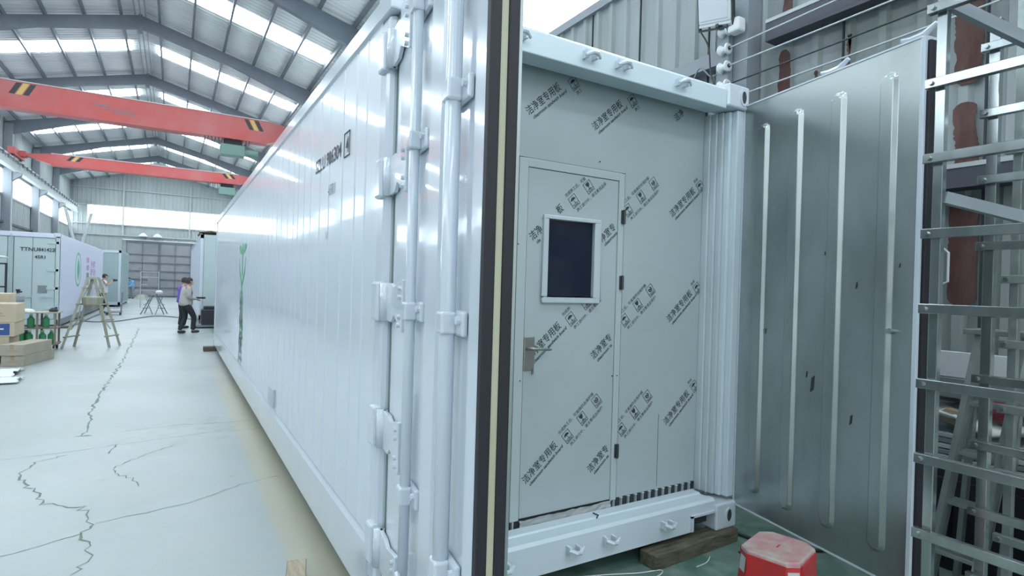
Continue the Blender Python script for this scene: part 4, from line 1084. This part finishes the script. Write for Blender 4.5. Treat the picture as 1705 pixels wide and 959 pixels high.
def cont_ribbed(name_label, x0, x1, y0, y1, z0, z1, m, ribs_side=1, group=None):
    t = thing('shipping_container', name_label, 'container', ((x0 + x1) / 2, y0, z0))
    pr_ = profile(y0 + 0.1, y1 - 0.1, 0.28, 0.04, 0.5)
    xs = x1 if ribs_side > 0 else x0
    MB().grid([[(xs - ribs_side * (0.045 - d), y, z) for y, d in pr_] for z in (z0 + 0.15, z1 - 0.1)]).build('side_sheet', m, t, recalc=False)
    MB().box(x0 + 0.05, x1 - 0.05, y0 + 0.03, y1 - 0.03, z0 + 0.05, z1 - 0.03).build('body', m, t)
    MB().box(x0, x1, y0, y0 + 0.10, z1 - 0.13, z1).build('header', 'cont', t)
    MB().box(x0, x1, y0, y0 + 0.10, z0, z0 + 0.15).build('sill', 'cont', t)
    for xx in (x0, x1 - 0.1):
        for yy in (y0, y1 - 0.1):
            MB().box(xx, xx + 0.1, yy, yy + 0.1, z0, z1).build('corner_post', 'cont', t)
    for zz in (z0, z1 - 0.1):
        MB().box(xs - 0.06 if ribs_side > 0 else xs, xs if ribs_side > 0 else xs + 0.06, y0, y1, zz, zz + 0.12).build('side_rail', m, t)
    return t
cont_ribbed('grey-green ribbed container beyond the TTNU container, near the end gate', -5.6, -3.20, 33.4, 39.4, 0.1, 2.95, 'contgreen')
o = bpy.data.objects['shipping_container.002']
for xx in (-5.55, -3.45):
    for yy in (33.5, 39.1): MB().box(xx, xx + 0.2, yy, yy + 0.2, 0.0, 0.102).build('support_block', 'wooddark', o)
tc3 = cont_ribbed('white container in line behind the big one, beside the walking man', -0.06, 2.38, 19.6, 31.8, 0.22, 3.14, 'cont', -1)
MB().box(0.05, 2.27, 19.55, 19.6, 0.5, 3.04).build('end_panel', 'contgrey', tc3)
q = MB()
rows = [[(-0.10 + 0.35 * j, 19.5 + 0.4 * i, 3.24 + 0.05 * math.sin(i * 2 + j * 1.7)) for j in range(8)] for i in range(6)]
q.grid(rows)
o = q.build('tarpaulin', 'cardgrey', loc=(1, 20, 3.17)); sol = o.modifiers.new('thickness', 'SOLIDIFY'); sol.thickness = 0.03
tag(o, 'drab rumpled tarpaulin on top of the rear white container', 'tarpaulin')
for xx in (-0.04, 2.16):
    for yy in (19.62, 31.6):
        MB().box(xx, xx + 0.2, yy, yy + 0.18, 0.0, 0.221).build('support_block', 'wooddark', tc3)
q = thing('power_unit', 'dark equipment box on the floor before the rear white container', 'machine', (0.35, 18.6, 0))
MB().box(-0.02, 1.2, 18.5, 19.2, 0.12, 0.62).build('housing', 'machine', q, bevel=0.03)
MB().box(0.05, 0.5, 18.6, 19.0, 0.62, 0.72).build('control_box', 'machine', q, bevel=0.02)
MB().box(-0.3, 1.2, 18.55, 19.15, 0.05, 0.12).build('skid', 'hose', q)
for x in (-0.2, 1.0): MB().tube([(x, 18.52, 0.05), (x, 18.62, 0.05)], 0.05, 10).build('wheel', 'black', q)

# ------------------------------------------------------------------ left foreground goods
def carton(label, x0, x1, y0, y1, z0, z1, m='card', rz=0.0, blue=False, name='cardboard_box'):
    c = Vector(((x0 + x1) / 2, (y0 + y1) / 2, z0)); hx, hy, h = (x1 - x0) / 2, (y1 - y0) / 2, z1 - z0
    X = Matrix.Translation(c) @ Matrix.Rotation(rz, 4, 'Z')
    t = thing(name, label, 'box', c)
    b = MB(X).box(-hx, hx, -hy, hy, 0, h).build('carton', m, t, bevel=0.006)
    MB(X).box(-0.03, 0.03, -hy - 0.001, hy + .001, h - 0.08, h + 0.002).build('packing_tape', 'tape', t)
    if blue:
        MB(X).prism([(-hx * .9, 0.03), (hx * .8, 0.03), (hx * .8, h * .93), (hx * .2, h * .9), (-hx * .9, h * .45)], -hy - 0.003, -hy, 'y').build('blue_label', 'blue', t)
        MB(X).box(-hx * .1, hx * .55, -hy - 0.005, -hy - 0.003, h * .5, h * .6).build('label_line', 'white', t)
    else:
        MB(X).box(-hx * .5, hx * .5, -hy - 0.002, -hy, h * .45, h * .52).box(-hx * .3, hx * .6, -hy - 0.002, -hy, h * .33, h * .38).build('printed_line', 'tape', t)
    return t
carton('long cardboard carton lying on the floor, lower of the two long ones', -3.245, -2.915, 10.49, 11.62, 0.0, 0.19, 'cardgrey', R(-14))
carton('long cardboard carton lying on top of the other long one', -3.27, -2.93, 10.47, 11.50, 0.191, 0.385, 'cardgrey', R(-14))
carton('brown cardboard box under the blue-labelled one at the left edge', -3.97, -3.36, 11.0, 11.8, 0.20, 0.48, 'card')
carton('cardboard box with a dark blue label in the left stack', -3.95, -3.29, 11.0, 11.8, 0.482, 0.74, 'card', 0, True)
carton('largest tan cardboard box on top of the blue-labelled box', -4.05, -3.27, 11.0, 11.7, 0.742, 1.08, 'card')
carton('small pale cardboard box topmost at the left edge behind the tan one', -4.4, -3.55, 11.9, 12.5, 0.85, 1.24, 'card')
q = MB().box(-4.6, -3.5, 11.95, 12.6, 0.0, 0.85).build('storage_crate', 'woodpale', bevel=0.01, loc=(-4, 12.2, 0)); tag(q, 'pale crate behind the cardboard stack holding up the small box', 'crate')
pt = thing('wooden_pallet', 'dark low wooden pallet under the cardboard stack at the left edge', 'pallet', (-3.7, 11.4, 0))
for k in range(4): MB().box(-4.0, -3.35, 10.95 + k * 0.26, 10.93 + k * 0.26, 0.17, 0.198).build('deck_board', 'wooddark', pt)
for x in (-3.98, -3.70, -3.43): MB().box(x, x + 0.08, 10.95, 11.92, 0.0, 0.17).build('pallet_runner', 'wooddark', pt)
# crumpled sheets on the floor
for k, (cx, cy, sx_, sy_, lb) in enumerate(((-3.05, 8.7, 0.26, 0.25, 'nearest crumpled white plastic sheet on the floor at the left edge'), (-3.12, 9.5, 0.16, 0.45, 'folded white plastic sheet on the floor beside the long cartons'))):
    rows = []
    for i in range(12):
        rows.append([(cx + sx_ * (j / 5.5 - 1) + 0.03 * math.sin(i * 1.3), cy + sy_ * (i / 5.5 - 1), 0.02 + 0.05 * abs(math.sin(i * 1.7 + j * 1.1 + k)) * (1 - abs(i / 5.5 - 1)) * (1.6 if k else 1)) for j in range(12)])
    o = MB().grid(rows).build('plastic_sheet', 'whitecloth', smooth=True, loc=(cx, cy, 0)); s_ = o.modifiers.new('thickness', 'SOLIDIFY'); s_.thickness = 0.012; s_.offset = 1
    tag(o, lb, 'sheet')
# cylinder
q = thing('gas_cylinder', 'grey steel gas cylinder standing between the boxes and the TTNU container', 'gas cylinder', (-3.885, 14.5, 0))
MB().lathe([(0.0, 0.0), (0.115, 0.0), (0.12, 0.02), (0.12, 1.03), (0.10, 1.11), (0.045, 1.16), (0.04, 1.18), (0.0, 1.18)], (-3.885, 14.5, 0), 20).build('cylinder_body', 'cyl', q, smooth=False)
MB().lathe([(0.0, 0.0), (0.03, 0.0), (0.03, 0.05), (0.045, 0.06), (0.045, 0.085), (0.0, 0.09)], (-3.885, 14.5, 1.18), 12).tube([(-3.885, 14.5, 1.21), (-3.81, 14.5, 1.21)], 0.018, 8).build('valve', 'black', q)
# cart with green bottles
ct = thing('tool_cart', 'brown framed two-shelf cart holding green bottles behind the long cartons', 'cart', (-3.25, 13.1, 0))
for x in (-3.62, -3.28, -2.98):
    for y in (12.95, 13.45):
        MB().bar((x, y, 0.09), (x, y, 0.82), 0.035).build('post', 'rustframe', ct)
MB().box(-3.66, -2.94, 12.92, 13.48, 0.12, 0.15).build('lower_shelf', 'rustframe', ct)
MB().box(-3.66, -2.94, 12.92, 13.48, 0.47, 0.49).build('middle_shelf', 'rustframe', ct)
MB().box(-3.70, -2.92, 12.90, 13.50, 0.80, 0.82).build('top_shelf', 'aludirty', ct)
for x in (-3.6, -3.0):
    for y in (13.0, 13.4): MB().tube([(x - 0.015, y, 0.06), (x + 0.015, y, 0.06)], 0.06, 12).build('caster', 'black', ct)
gb = None
bl = [((-3.56, 13.02, 0.152), 'lower shelf'), ((-3.42, 13.04, 0.152), 'lower shelf'), ((-3.20, 13.03, 0.152), 'lower shelf'), ((-3.06, 13.1, 0.152), 'lower shelf'), ((-3.50, 13.2, 0.152), 'lower shelf'), ((-3.40, 13.05, 0.492), 'middle shelf'), ((-3.15, 13.05, 0.492), 'middle shelf')]
wh = ['leftmost on the lower shelf', 'second from the left on the lower shelf', 'third from the left on the lower shelf', 'rightmost on the lower shelf', 'at the back of the lower shelf', 'left one on the middle shelf', 'right one on the middle shelf']
for k, (p, sh) in enumerate(bl):
    if gb is None:
        gb = thing('green_bottle', '', 'bottle', p, 'green bottles on the cart')
        MB().lathe([(0.0, 0.0), (0.06, 0.0), (0.065, 0.02), (0.065, 0.18), (0.03, 0.225), (0.025, 0.25), (0.0, 0.25)], p, 14).build('bottle_body', 'green', gb)
        MB().lathe([(0.0, 0.0), (0.028, 0.0), (0.028, 0.03), (0.0, 0.03)], (p[0], p[1], p[2] + 0.25), 10).build('cap', 'white', gb)
        o = gb
    else:
        o = gb.copy(); COL.objects.link(o); o.location = p
        for ch in gb.children:
            c_ = ch.copy(); COL.objects.link(c_); c_.parent = o
    o['label'] = 'green bottle in the brown cart, ' + wh[k]
for k, (x, y, sx_, h, m, lb) in enumerate(((-3.48, 13.15, 0.13, 0.07, 'whitecloth', 'white cloth bundle on the left of the cart top'), (-3.05, 13.2, 0.08, 0.09, 'machine', 'dark tool on the right of the cart top'))):
    o = MB().lathe([(0.0, 0.0), (sx_, 0.0), (sx_ * .95, h * .5), (sx_ * .5, h * .9), (0.0, h)], (x, y, 0.822), 9).build('cloth_bundle' if k == 0 else 'hand_tool', m, loc=(x, y, 0.822)); tag(o, lb, 'cloth' if k == 0 else 'tool')
# black steel frame and white lamp disc left of the container
q = thing('steel_rack', 'black steel tube frame at the left edge before the TTNU container', 'rack', (-5.2, 17.5, 0))
for x in (-5.6, -4.68):
    MB().bar((x, 17.5, 0), (x, 17.5, 1.90), 0.045).build('post', 'black', q)
for z in (0.25, 1.26, 1.88): MB().bar((-5.6, 17.5, z), (-4.68, 17.5, z), 0.04).build('crossbar', 'black', q)
MB().bar((-5.0, 17.5, 1.30), (-5.0, 17.5, 1.86), 0.02).build('inner_post', 'black', q)
q = MB().lathe([(0.0, 0.0), (0.50, 0.0), (0.52, 0.03), (0.40, 0.06), (0.0, 0.07)], (-5.15, 17.5, 2.03), 20).box(-5.17, -5.13, 17.48, 17.52, 1.90, 2.04).build('round_tray', 'white', loc=(-5.15, 17.5, 1.9)); tag(q, 'white round tray on the black steel frame at the left edge', 'tray')

# trestle ladder with tool bag
def a_ladder(label, c, w, h, dpth, m, group=None, rungs=4, thick=0.045, skew=0.0, name='trestle_ladder'):
    t = thing(name, label, 'ladder', c)
    cx, cy = c[0], c[1]
    for sx in (-1, 1):
        for sy in (-1, 1):
            b = Vector((cx + sx * w / 2 + sy * skew, cy + sy * dpth / 2, 0)); e = Vector((cx + sx * 0.06 + sy * skew * .35, cy + sy * dpth * 0.30, h))
            MB().bar(b, e, thick, thick * 1.3).build('stile', m, t)
        for k in range(rungs):
            f = (k + 0.7) / (rungs + 0.35)
            sk = skew * (1 - .65 * f)
            p = Vector((cx + sx * (w / 2 + (0.06 - w / 2) * f) - sk * 1.4, cy - dpth / 2 * (1 - f) - dpth * .30 * f - 0.05, h * f)); q_ = p.copy(); q_.x += sk * 2.8; q_.y = cy + dpth / 2 * (1 - f) + dpth * .30 * f + 0.05
            MB().bar(p, q_, 0.045, 0.03).build('rung', m, t)
    MB().box(cx - 0.09, cx + 0.09, cy - dpth * .32, cy + dpth * .32, h - 0.03, h + 0.02).build('top_hinge', m, t)
    return t
tl = a_ladder('olive metal trestle ladder standing in the aisle left of the floor crack', (-2.39, 13.5, 0), 0.86, 1.58, 0.42, 'aludirty', thick=0.036, skew=0.085)
for sx in (-1, 1): MB().tube([(-2.39 + sx * 0.36, 13.3, 0.42), (-2.39 + sx * 0.24, 13.28, 0.62), (-2.39 + sx * 0.20, 13.3, 0.95)], 0.012, 5).build('spreader_cord', 'aludirty', tl)
q = MB().lathe([(0.0, 0.0), (0.12, 0.02), (0.19, 0.12), (0.21, 0.28), (0.19, 0.30), (0.0, 0.27)], (-2.39, 13.45, 0.86), 12).tube([(-2.57, 13.45, 1.14), (-2.42, 13.45, 1.5), (-2.36, 13.45, 1.5), (-2.21, 13.45, 1.14)], 0.012, 6).build('tool_bag', 'aludirty', loc=(-2.39, 13.45, .9)); tag(q, 'drab tool bag hanging between the legs of the trestle ladder', 'bag')
tr = a_ladder('small dark trestle pair far down the aisle before the gate', (-1.52, 26.8, 0), 0.86, 0.86, 0.6, 'hose', rungs=2, thick=0.028, name='trestle_stand', skew=0.06)
for sx in (-1, 1):
    MB().bar((-1.52 + sx * 0.05, 26.4, 0), (-1.52 + sx * 0.34, 26.4, 0.84), 0.03).build('inner_leg', 'hose', tr)
    MB().bar((-1.52 + sx * 0.15, 26.38, 0.28), (-1.52 + sx * 0.42, 26.38, 0.28), 0.025).build('stretcher', 'hose', tr)
    MB().bar((-1.52 + sx * 0.15, 26.38, 0.6), (-1.52 + sx * 0.38, 26.38, 0.4), 0.02).build('stretcher', 'hose', tr)
q = MB().lathe([(0.0, 0.0), (0.13, 0.01), (0.15, 0.09), (0.08, 0.16), (0.0, 0.17)], (-1.35, 26.8, 0.88), 10).build('cloth_bundle', 'white', loc=(-1.35, 26.8, .88)); tag(q, 'white bundle resting on the far trestle pair', 'cloth')
# pale frame chair further back
q = thing('frame_stand', 'pale thin metal frame standing behind the far trestles', 'frame', (-1.9, 33, 0))
for x in (-2.3, -1.5): MB().bar((x, 33, 0), (x, 33, 1.9), 0.04).build('post', 'railgrey', q)
for z in (0.9, 1.2, 1.6, 1.88): MB().bar((-2.3, 33, z), (-1.5, 33, z), 0.035).build('crossbar', 'railgrey', q)
MB().box(-2.0, -1.55, 32.98, 33.02, 1.15, 1.55).build('mesh_panel', 'gate', q)
q = MB().lathe([(0.0, 0.0), (0.5, 0.0), (0.35, 0.18), (0.1, 0.25), (0.0, 0.25)], (-2.9, 49.5, 0), 9).build('debris_heap', 'aludirty', loc=(-2.9, 49.5, 0)); tag(q, 'small yellowish heap on the floor by the gate', 'heap')
# trolley frame right of the photographer
q = thing('hand_trolley', 'low black tube trolley beside the photographer', 'trolley', (-2.95, 26.2, 0))
MB().tube([(-3.20, 26.0, 0.12), (-2.65, 26.0, 0.12), (-2.65, 26.5, 0.12), (-3.20, 26.5, 0.12), (-3.20, 26.0, 0.12)], 0.02, 6).build('deck_frame', 'hose', q)
MB().tube([(-2.68, 26.0, 0.12), (-2.65, 26.0, 0.95), (-2.65, 26.5, 0.95), (-2.68, 26.5, 0.12)], 0.015, 6).build('handle', 'hose', q)
for x in (-3.15, -2.7):
    for y in (26.02, 26.48): MB().tube([(x - 0.02, y, 0.06), (x + 0.02, y, 0.06)], 0.06, 10).build('wheel', 'black', q)
q = MB().box(-3.15, -2.70, 26.05, 26.45, 0.141, 0.22).build('trolley_load', 'white', loc=(-3, 27.1, .14), bevel=.01); tag(q, 'flat pale load lying on the low trolley', 'load')
cable('floor_hose', 'grey hose curving across the far floor behind the man', [(-3.7, 23.0, .02), (-3.3, 21.9, .02), (-2.6, 21.9, .02), (-2.1, 23.3, .02), (-1.5, 25.0, .02), (-0.9, 24.6, .02), (-0.2, 23.0, .02)], 0.022, 'hose', 'hose')
cable('floor_hose', 'grey hose lying along the base of the TTNU container', [(-3.55, 19.4, .03), (-3.5, 22, .03), (-3.45, 26, .03), (-3.2, 30.0, .03)], 0.03, 'hose', 'hose')
q = MB().box(-4.0, -3.55, 19.15, 19.5, 0.0, 0.06).build('timber_block', 'wooddark', loc=(-3.8, 19.3, 0)); tag(q, 'dark flat pad under the corner of the TTNU container', 'timber')
# pale angled poles on the left wall
for (a, b, l) in (((-5.0, 32.5, 2.9), (-5.45, 32.5, 4.9), 'left of two pale poles rising behind the TTNU container'), ((-4.82, 32.6, 2.9), (-4.42, 32.6, 4.7), 'right of two pale poles rising behind the TTNU container')):
    a = (a[0], a[1], 0.0) if False else a
    q = MB().tube([(a[0], a[1], 0.0), a, b], 0.07, 8).build('pale_pole', 'railgrey', loc=(a[0], a[1], 0)); tag(q, l, 'pole')

# ------------------------------------------------------------------ people
def skin_mesh(name, verts, edges, radii, m, parent, sub=1, loc=(0, 0, 0), root=0):
    me = bpy.data.meshes.new(name)
    me.from_pydata([Vector(v) for v in verts], edges, [])
    o = link_mesh(name, me, m, parent, loc=None)
    md = o.modifiers.new('skin', 'SKIN'); md.use_smooth_shade = True; md.branch_smoothing = 0.4
    for i, r in enumerate(radii):
        rr = r if isinstance(r, tuple) else (r, r)
        me.skin_vertices[0].data[i].radius = rr
    me.skin_vertices[0].data[root].use_root = True
    s = o.modifiers.new('subdivision', 'SUBSURF'); s.levels = sub; s.render_levels = sub
    return o

def person(label, pos, rz, J, cloth, cap=None, hair='hair', scale=1.0):
    """J: joints in the body frame (x right, y forward, z up)"""
    t = thing('person', label, 'person', pos)
    X = Matrix.Translation(pos) @ Matrix.Rotation(rz, 4, 'Z') @ Matrix.Scale(scale, 4)
    W_ = lambda p: X @ Vector(p)
    V, E, Rr, idx = [], [], [], {}
    def add(nm, p, r, par=None):
        V.append(W_(p)); Rr.append(tuple(c * scale for c in r) if isinstance(r, tuple) else r * scale); idx[nm] = len(V) - 1
        if par is not None: E.append((idx[par], idx[nm]))
    add('pelvis', J['pelvis'], (0.15, 0.11))
    add('waist', J['waist'], (0.14, 0.10), 'pelvis')
    add('chest', J['chest'], (0.17, 0.115), 'waist')
    add('neck0', J['neck'], 0.065, 'chest')
    nk = Vector(J['neck']); hd = Vector(J['head'])
    add('neck1', nk.lerp(hd, 0.35), 0.052, 'neck0')
    d = J.get('face', Vector((0, 1, 0)))
    add('jaw', hd + Vector((0, 0, -0.055)) + Vector(d) * 0.02, (0.066, 0.075), 'neck1')
    add('skull', hd + Vector((0, 0, 0.03)), (0.078, 0.092), 'jaw')
    add('crown', hd + Vector((0, 0, 0.085)) - Vector(d) * 0.01, (0.055, 0.065), 'skull')
    for s, sg in (('l', -1), ('r', 1)):
        add('sh' + s, J['sh' + s], 0.062, 'chest')
        add('el' + s, J['el' + s], 0.044, 'sh' + s)
        add('wr' + s, J['wr' + s], 0.028, 'el' + s)
        w, e = Vector(J['wr' + s]), Vector(J['el' + s]); f = (w - e).normalized()
        add('pa' + s, w + f * 0.07, (0.038, 0.018), 'wr' + s)
        side = f.cross(Vector((0, 0, 1)));  side = side.normalized() if side.length > .1 else Vector((1, 0, 0))
        for k in range(4):
            off = side * (0.026 * (k - 1.5) * 1.0)
            ln = (0.055, 0.065, 0.06, 0.045)[k]
            b = w + f * 0.085 + off
            add('f%d%s' % (k, s), b, 0.010, 'pa' + s)
            add('g%d%s' % (k, s), b + f * ln * .6 + Vector((0, 0, -0.015)), 0.009, 'f%d%s' % (k, s))
            add('h%d%s' % (k, s), b + f * ln * .75 + Vector((0, 0, -0.045)), 0.008, 'g%d%s' % (k, s))
        add('t0' + s, w + f * 0.045 - side * sg * 0.045 + Vector((0, 0, 0.01)), 0.011, 'pa' + s)
        add('t1' + s, w + f * 0.085 - side * sg * 0.055 + Vector((0, 0, 0.0)), 0.009, 't0' + s)
        add('hp' + s, J['hp' + s], 0.095, 'pelvis')
        add('kn' + s, J['kn' + s], 0.058, 'hp' + s)
        add('an' + s, J['an' + s], 0.038, 'kn' + s)
        add('to' + s, J['to' + s], (0.04, 0.028), 'an' + s)
    body = skin_mesh('body', V, E, Rr, 'skin', t)
    # face: eyes, nose, ears as small children, hair cap
    dv = Vector(d).normalized(); sd = dv.cross(Vector((0, 0, 1))).normalized()
    XR3 = X
    for sg in (-1, 1):
        p = hd + dv * 0.088 + sd * sg * 0.03 + Vector((0, 0, 0.02))
        MB(X @ Matrix.Translation(p)).lathe([(0.0, -0.008), (0.009, 0.0), (0.0, 0.008)], (0, 0, 0), 8).build('eye', 'hair', t)
        p = hd + sd * sg * 0.082 + Vector((0, 0, 0.0))
        MB(X @ Matrix.Translation(p)).lathe([(0.0, -0.03), (0.016, -0.01), (0.02, 0.015), (0.0, 0.032)], (0, 0, 0), 8).build('ear', 'skin', t)
    pn = hd + dv * 0.095
    MB(X).tube([pn + Vector((0, 0, 0.02)), pn + dv * 0.02 + Vector((0, 0, -0.015)), pn + Vector((0, 0, -0.03))], [0.008, 0.014, 0.010], 8).build('nose', 'skin', t)
    MB(X).box(pn.x - 0.022, pn.x + 0.022, pn.y - 0.012, pn.y - 0.002, pn.z - 0.058, pn.z - 0.050).build('mouth', 'rust', t)
    q = MB(X @ Matrix.Translation(hd - dv * 0.020 + Vector((0, 0, 0.030))))
    rows = []
    for i in range(8):
        th = math.pi / 2 * i / 7
        ring_ = []
        for k in range(17):
            ph = 2 * math.pi * k / 16
            v = Vector((math.cos(ph) * math.sin(th + .02) * 0.084, math.sin(ph) * math.sin(th + .02) * 0.100, math.cos(th) * 0.098))
            low = -0.075 if v.dot(dv) < 0 else 0.0
            if i == 7: v.z += low
            ring_.append(tuple(v))
        rows.append(ring_)
    q.grid(rows)
    h_ = q.build('hair' if not cap else 'cap', cap or hair, t, smooth=True)
    if cap:
        pb = hd + dv * 0.10 + Vector((0, 0, 0.05))
        MB(X @ Matrix.Translation(pb)).lathe([(0.0, -0.006), (0.075, -0.004), (0.075, 0.002), (0.0, 0.006)], (0, 0, 0), 14).build('cap_peak', cap, t)
    # shirt / jacket
    cv, ce, cr = [], [], []
    def ad(p, r, par=None):
        cv.append(W_(p)); cr.append(tuple(c * scale for c in r) if isinstance(r, tuple) else r * scale)
        if par is not None: ce.append((par, len(cv) - 1))
        return len(cv) - 1
    hemp = Vector(J['pelvis']) + Vector((0, 0, -0.06))
    h0 = ad(hemp + Vector((0, 0, -0.04)), (0.205, 0.185)); a = ad(hemp + Vector((0, 0, 0.05)), (0.205, 0.185), h0); b = ad(J['waist'], (0.20, 0.18), a); c = ad(J['chest'], (0.20, 0.170), b); n_ = ad(nk + Vector((0, 0, -0.015)), 0.078, c)
    for s in ('l', 'r'):
        sh, el, wr_ = Vector(J['sh' + s]), Vector(J['el' + s]), Vector(J['wr' + s])
        i1 = ad(sh, 0.085, c)
        if cloth['sleeve'] == 'long':
            i2 = ad(el, 0.062, i1); ad(el.lerp(wr_, 0.92), 0.046, i2)
        else:
            ad(sh.lerp(el, 0.7), 0.072, i1)
    skin_mesh('jacket' if cloth['sleeve'] == 'long' else 'shirt', cv, ce, cr, cloth['top'], t)
    cv, ce, cr = [], [], []
    a = ad(Vector(J['pelvis']) + Vector((0, 0, 0.12)), (0.165, 0.130)); b = ad(Vector(J['pelvis']) + Vector((0, 0, -0.04)), (0.175, 0.14), a)
    for s in ('l', 'r'):
        hp, kn, an = Vector(J['hp' + s]), Vector(J['kn' + s]), Vector(J['an' + s])
        i1 = ad(hp + Vector((0, 0, -0.03)), 0.112, b); i2 = ad(hp.lerp(kn, .6), 0.092, i1); i3 = ad(kn, 0.078, i2); i4 = ad(kn.lerp(an, .5), 0.070, i3); ad(kn.lerp(an, 1.0), 0.064, i4)
    skin_mesh('trousers', cv, ce, cr, cloth['legs'], t)
    for s in ('l', 'r'):
        an, to = Vector(J['an' + s]), Vector(J['to' + s])
        h_ = an + (an - to) * 0.25; h_.z = an.z - 0.045
        v = [W_(h_), W_((an.x, an.y, an.z - 0.03)), W_(to + (to - an) * 0.12 + Vector((0, 0, 0.02)))]
        skin_mesh('shoe', v, [(0, 1), (1, 2)], [0.05 * scale, (0.058 * scale, 0.052 * scale), (0.058 * scale, 0.046 * scale)], 'black', t)
    return t, X

J0 = dict(pelvis=(0, 0, 0.90), waist=(0, 0.01, 1.06), chest=(0, 0.02, 1.25), neck=(0, 0.02, 1.40), head=(0, 0.06, 1.53),
          shl=(-0.185, 0.02, 1.34), ell=(-0.22, -0.02, 1.07), wrl=(-0.13, 0.20, 1.02), shr=(0.185, 0.02, 1.34), elr=(0.22, -0.02, 1.07), wrr=(0.13, 0.20, 1.02),
          hpl=(-0.09, 0, 0.86), knl=(-0.10, 0.03, 0.47), anl=(-0.10, -0.03, 0.09), tol=(-0.12, 0.13, 0.035),
          hpr=(0.09, 0, 0.86), knr=(0.10, 0.03, 0.47), anr=(0.10, -0.03, 0.09), tor=(0.12, 0.13, 0.035))
# walking man, facing right in the photo, looking down at what he holds
J = dict(J0)
J.update(head=(0, 0.10, 1.52), face=Vector((0, 0.93, -0.30)), neck=(0, 0.05, 1.39), chest=(0, 0.03, 1.24),
         knl=(-0.10, 0.04, 0.47), anl=(-0.10, -0.12, 0.09), tol=(-0.11, 0.05, 0.035), knr=(0.10, 0.20, 0.50), anr=(0.10, 0.17, 0.10), tor=(0.11, 0.34, 0.05),
         ell=(-0.21, 0.0, 1.07), wrl=(-0.09, 0.25, 1.03), elr=(0.21, -0.01, 1.07), wrr=(0.08, 0.26, 1.02))
pm, PX = person('man in grey jacket and dark trousers walking beside the container holding a small device', (-0.50, 16.6, 0), R(-68), J, dict(top='jacket', legs='trousers', sleeve='long'), scale=1.0)
q = MB(PX).box(-0.05, 0.05, 0.30, 0.47, 1.03, 1.08).build('handheld_device', 'machine', loc=PX @ Vector((0, 0.38, 1.03)), bevel=0.01)
MB(PX).tube([(0, 0.45, 1.055), (0, 0.54, 1.055)], 0.03, 10).build('lens', 'black', q)
tag(q, 'small black camera-like device held by the man in the grey jacket', 'device')
# person half hidden behind him
J = dict(J0)
person('person in a violet shirt mostly hidden behind the man in the grey jacket', (-0.545, 18.6, 0), R(-60), J, dict(top='purple', legs='trousers', sleeve='short'), scale=1.0)
# photographer
J = dict(J0)
J.update(head=(0, 0.09, 1.53), elr=(0.26, 0.12, 1.17), wrr=(0.09, 0.30, 1.36), ell=(-0.26, 0.12, 1.17), wrl=(-0.09, 0.30, 1.33))
pp, PX = person('photographer in black cap and pale shirt raising a camera beside the left container', (-3.42, 27.3, 0), R(-75), J, dict(top='tee', legs='trousers', sleeve='short'), cap='black', scale=1.03)
q = MB(PX).box(-0.08, 0.08, 0.33, 0.40, 1.34, 1.44).build('camera_body', 'black', loc=PX @ Vector((0, 0.36, 1.34)), bevel=0.01)
MB(PX).tube([(0, 0.40, 1.39), (0, 0.50, 1.39)], 0.04, 12).build('lens', 'black', q)
tag(q, 'black camera held up to the face of the photographer in the cap', 'camera')
# far person in blue, bending
J = dict(J0)
J.update(chest=(0, 0.12, 1.20), neck=(0, 0.22, 1.32), head=(0, 0.32, 1.40), waist=(0, 0.03, 1.05), shl=(-0.18, 0.16, 1.27), shr=(0.18, 0.16, 1.27), ell=(-0.2, 0.25, 1.02), elr=(0.2, 0.25, 1.02), wrl=(-0.1, 0.42, 0.9), wrr=(0.1, 0.42, 0.9))
person('person in a light blue shirt leaning at the far end by the gate', (-3.40, 46.5, 0), R(150), J, dict(top='sky', legs='hose', sleeve='short'), scale=1.0)
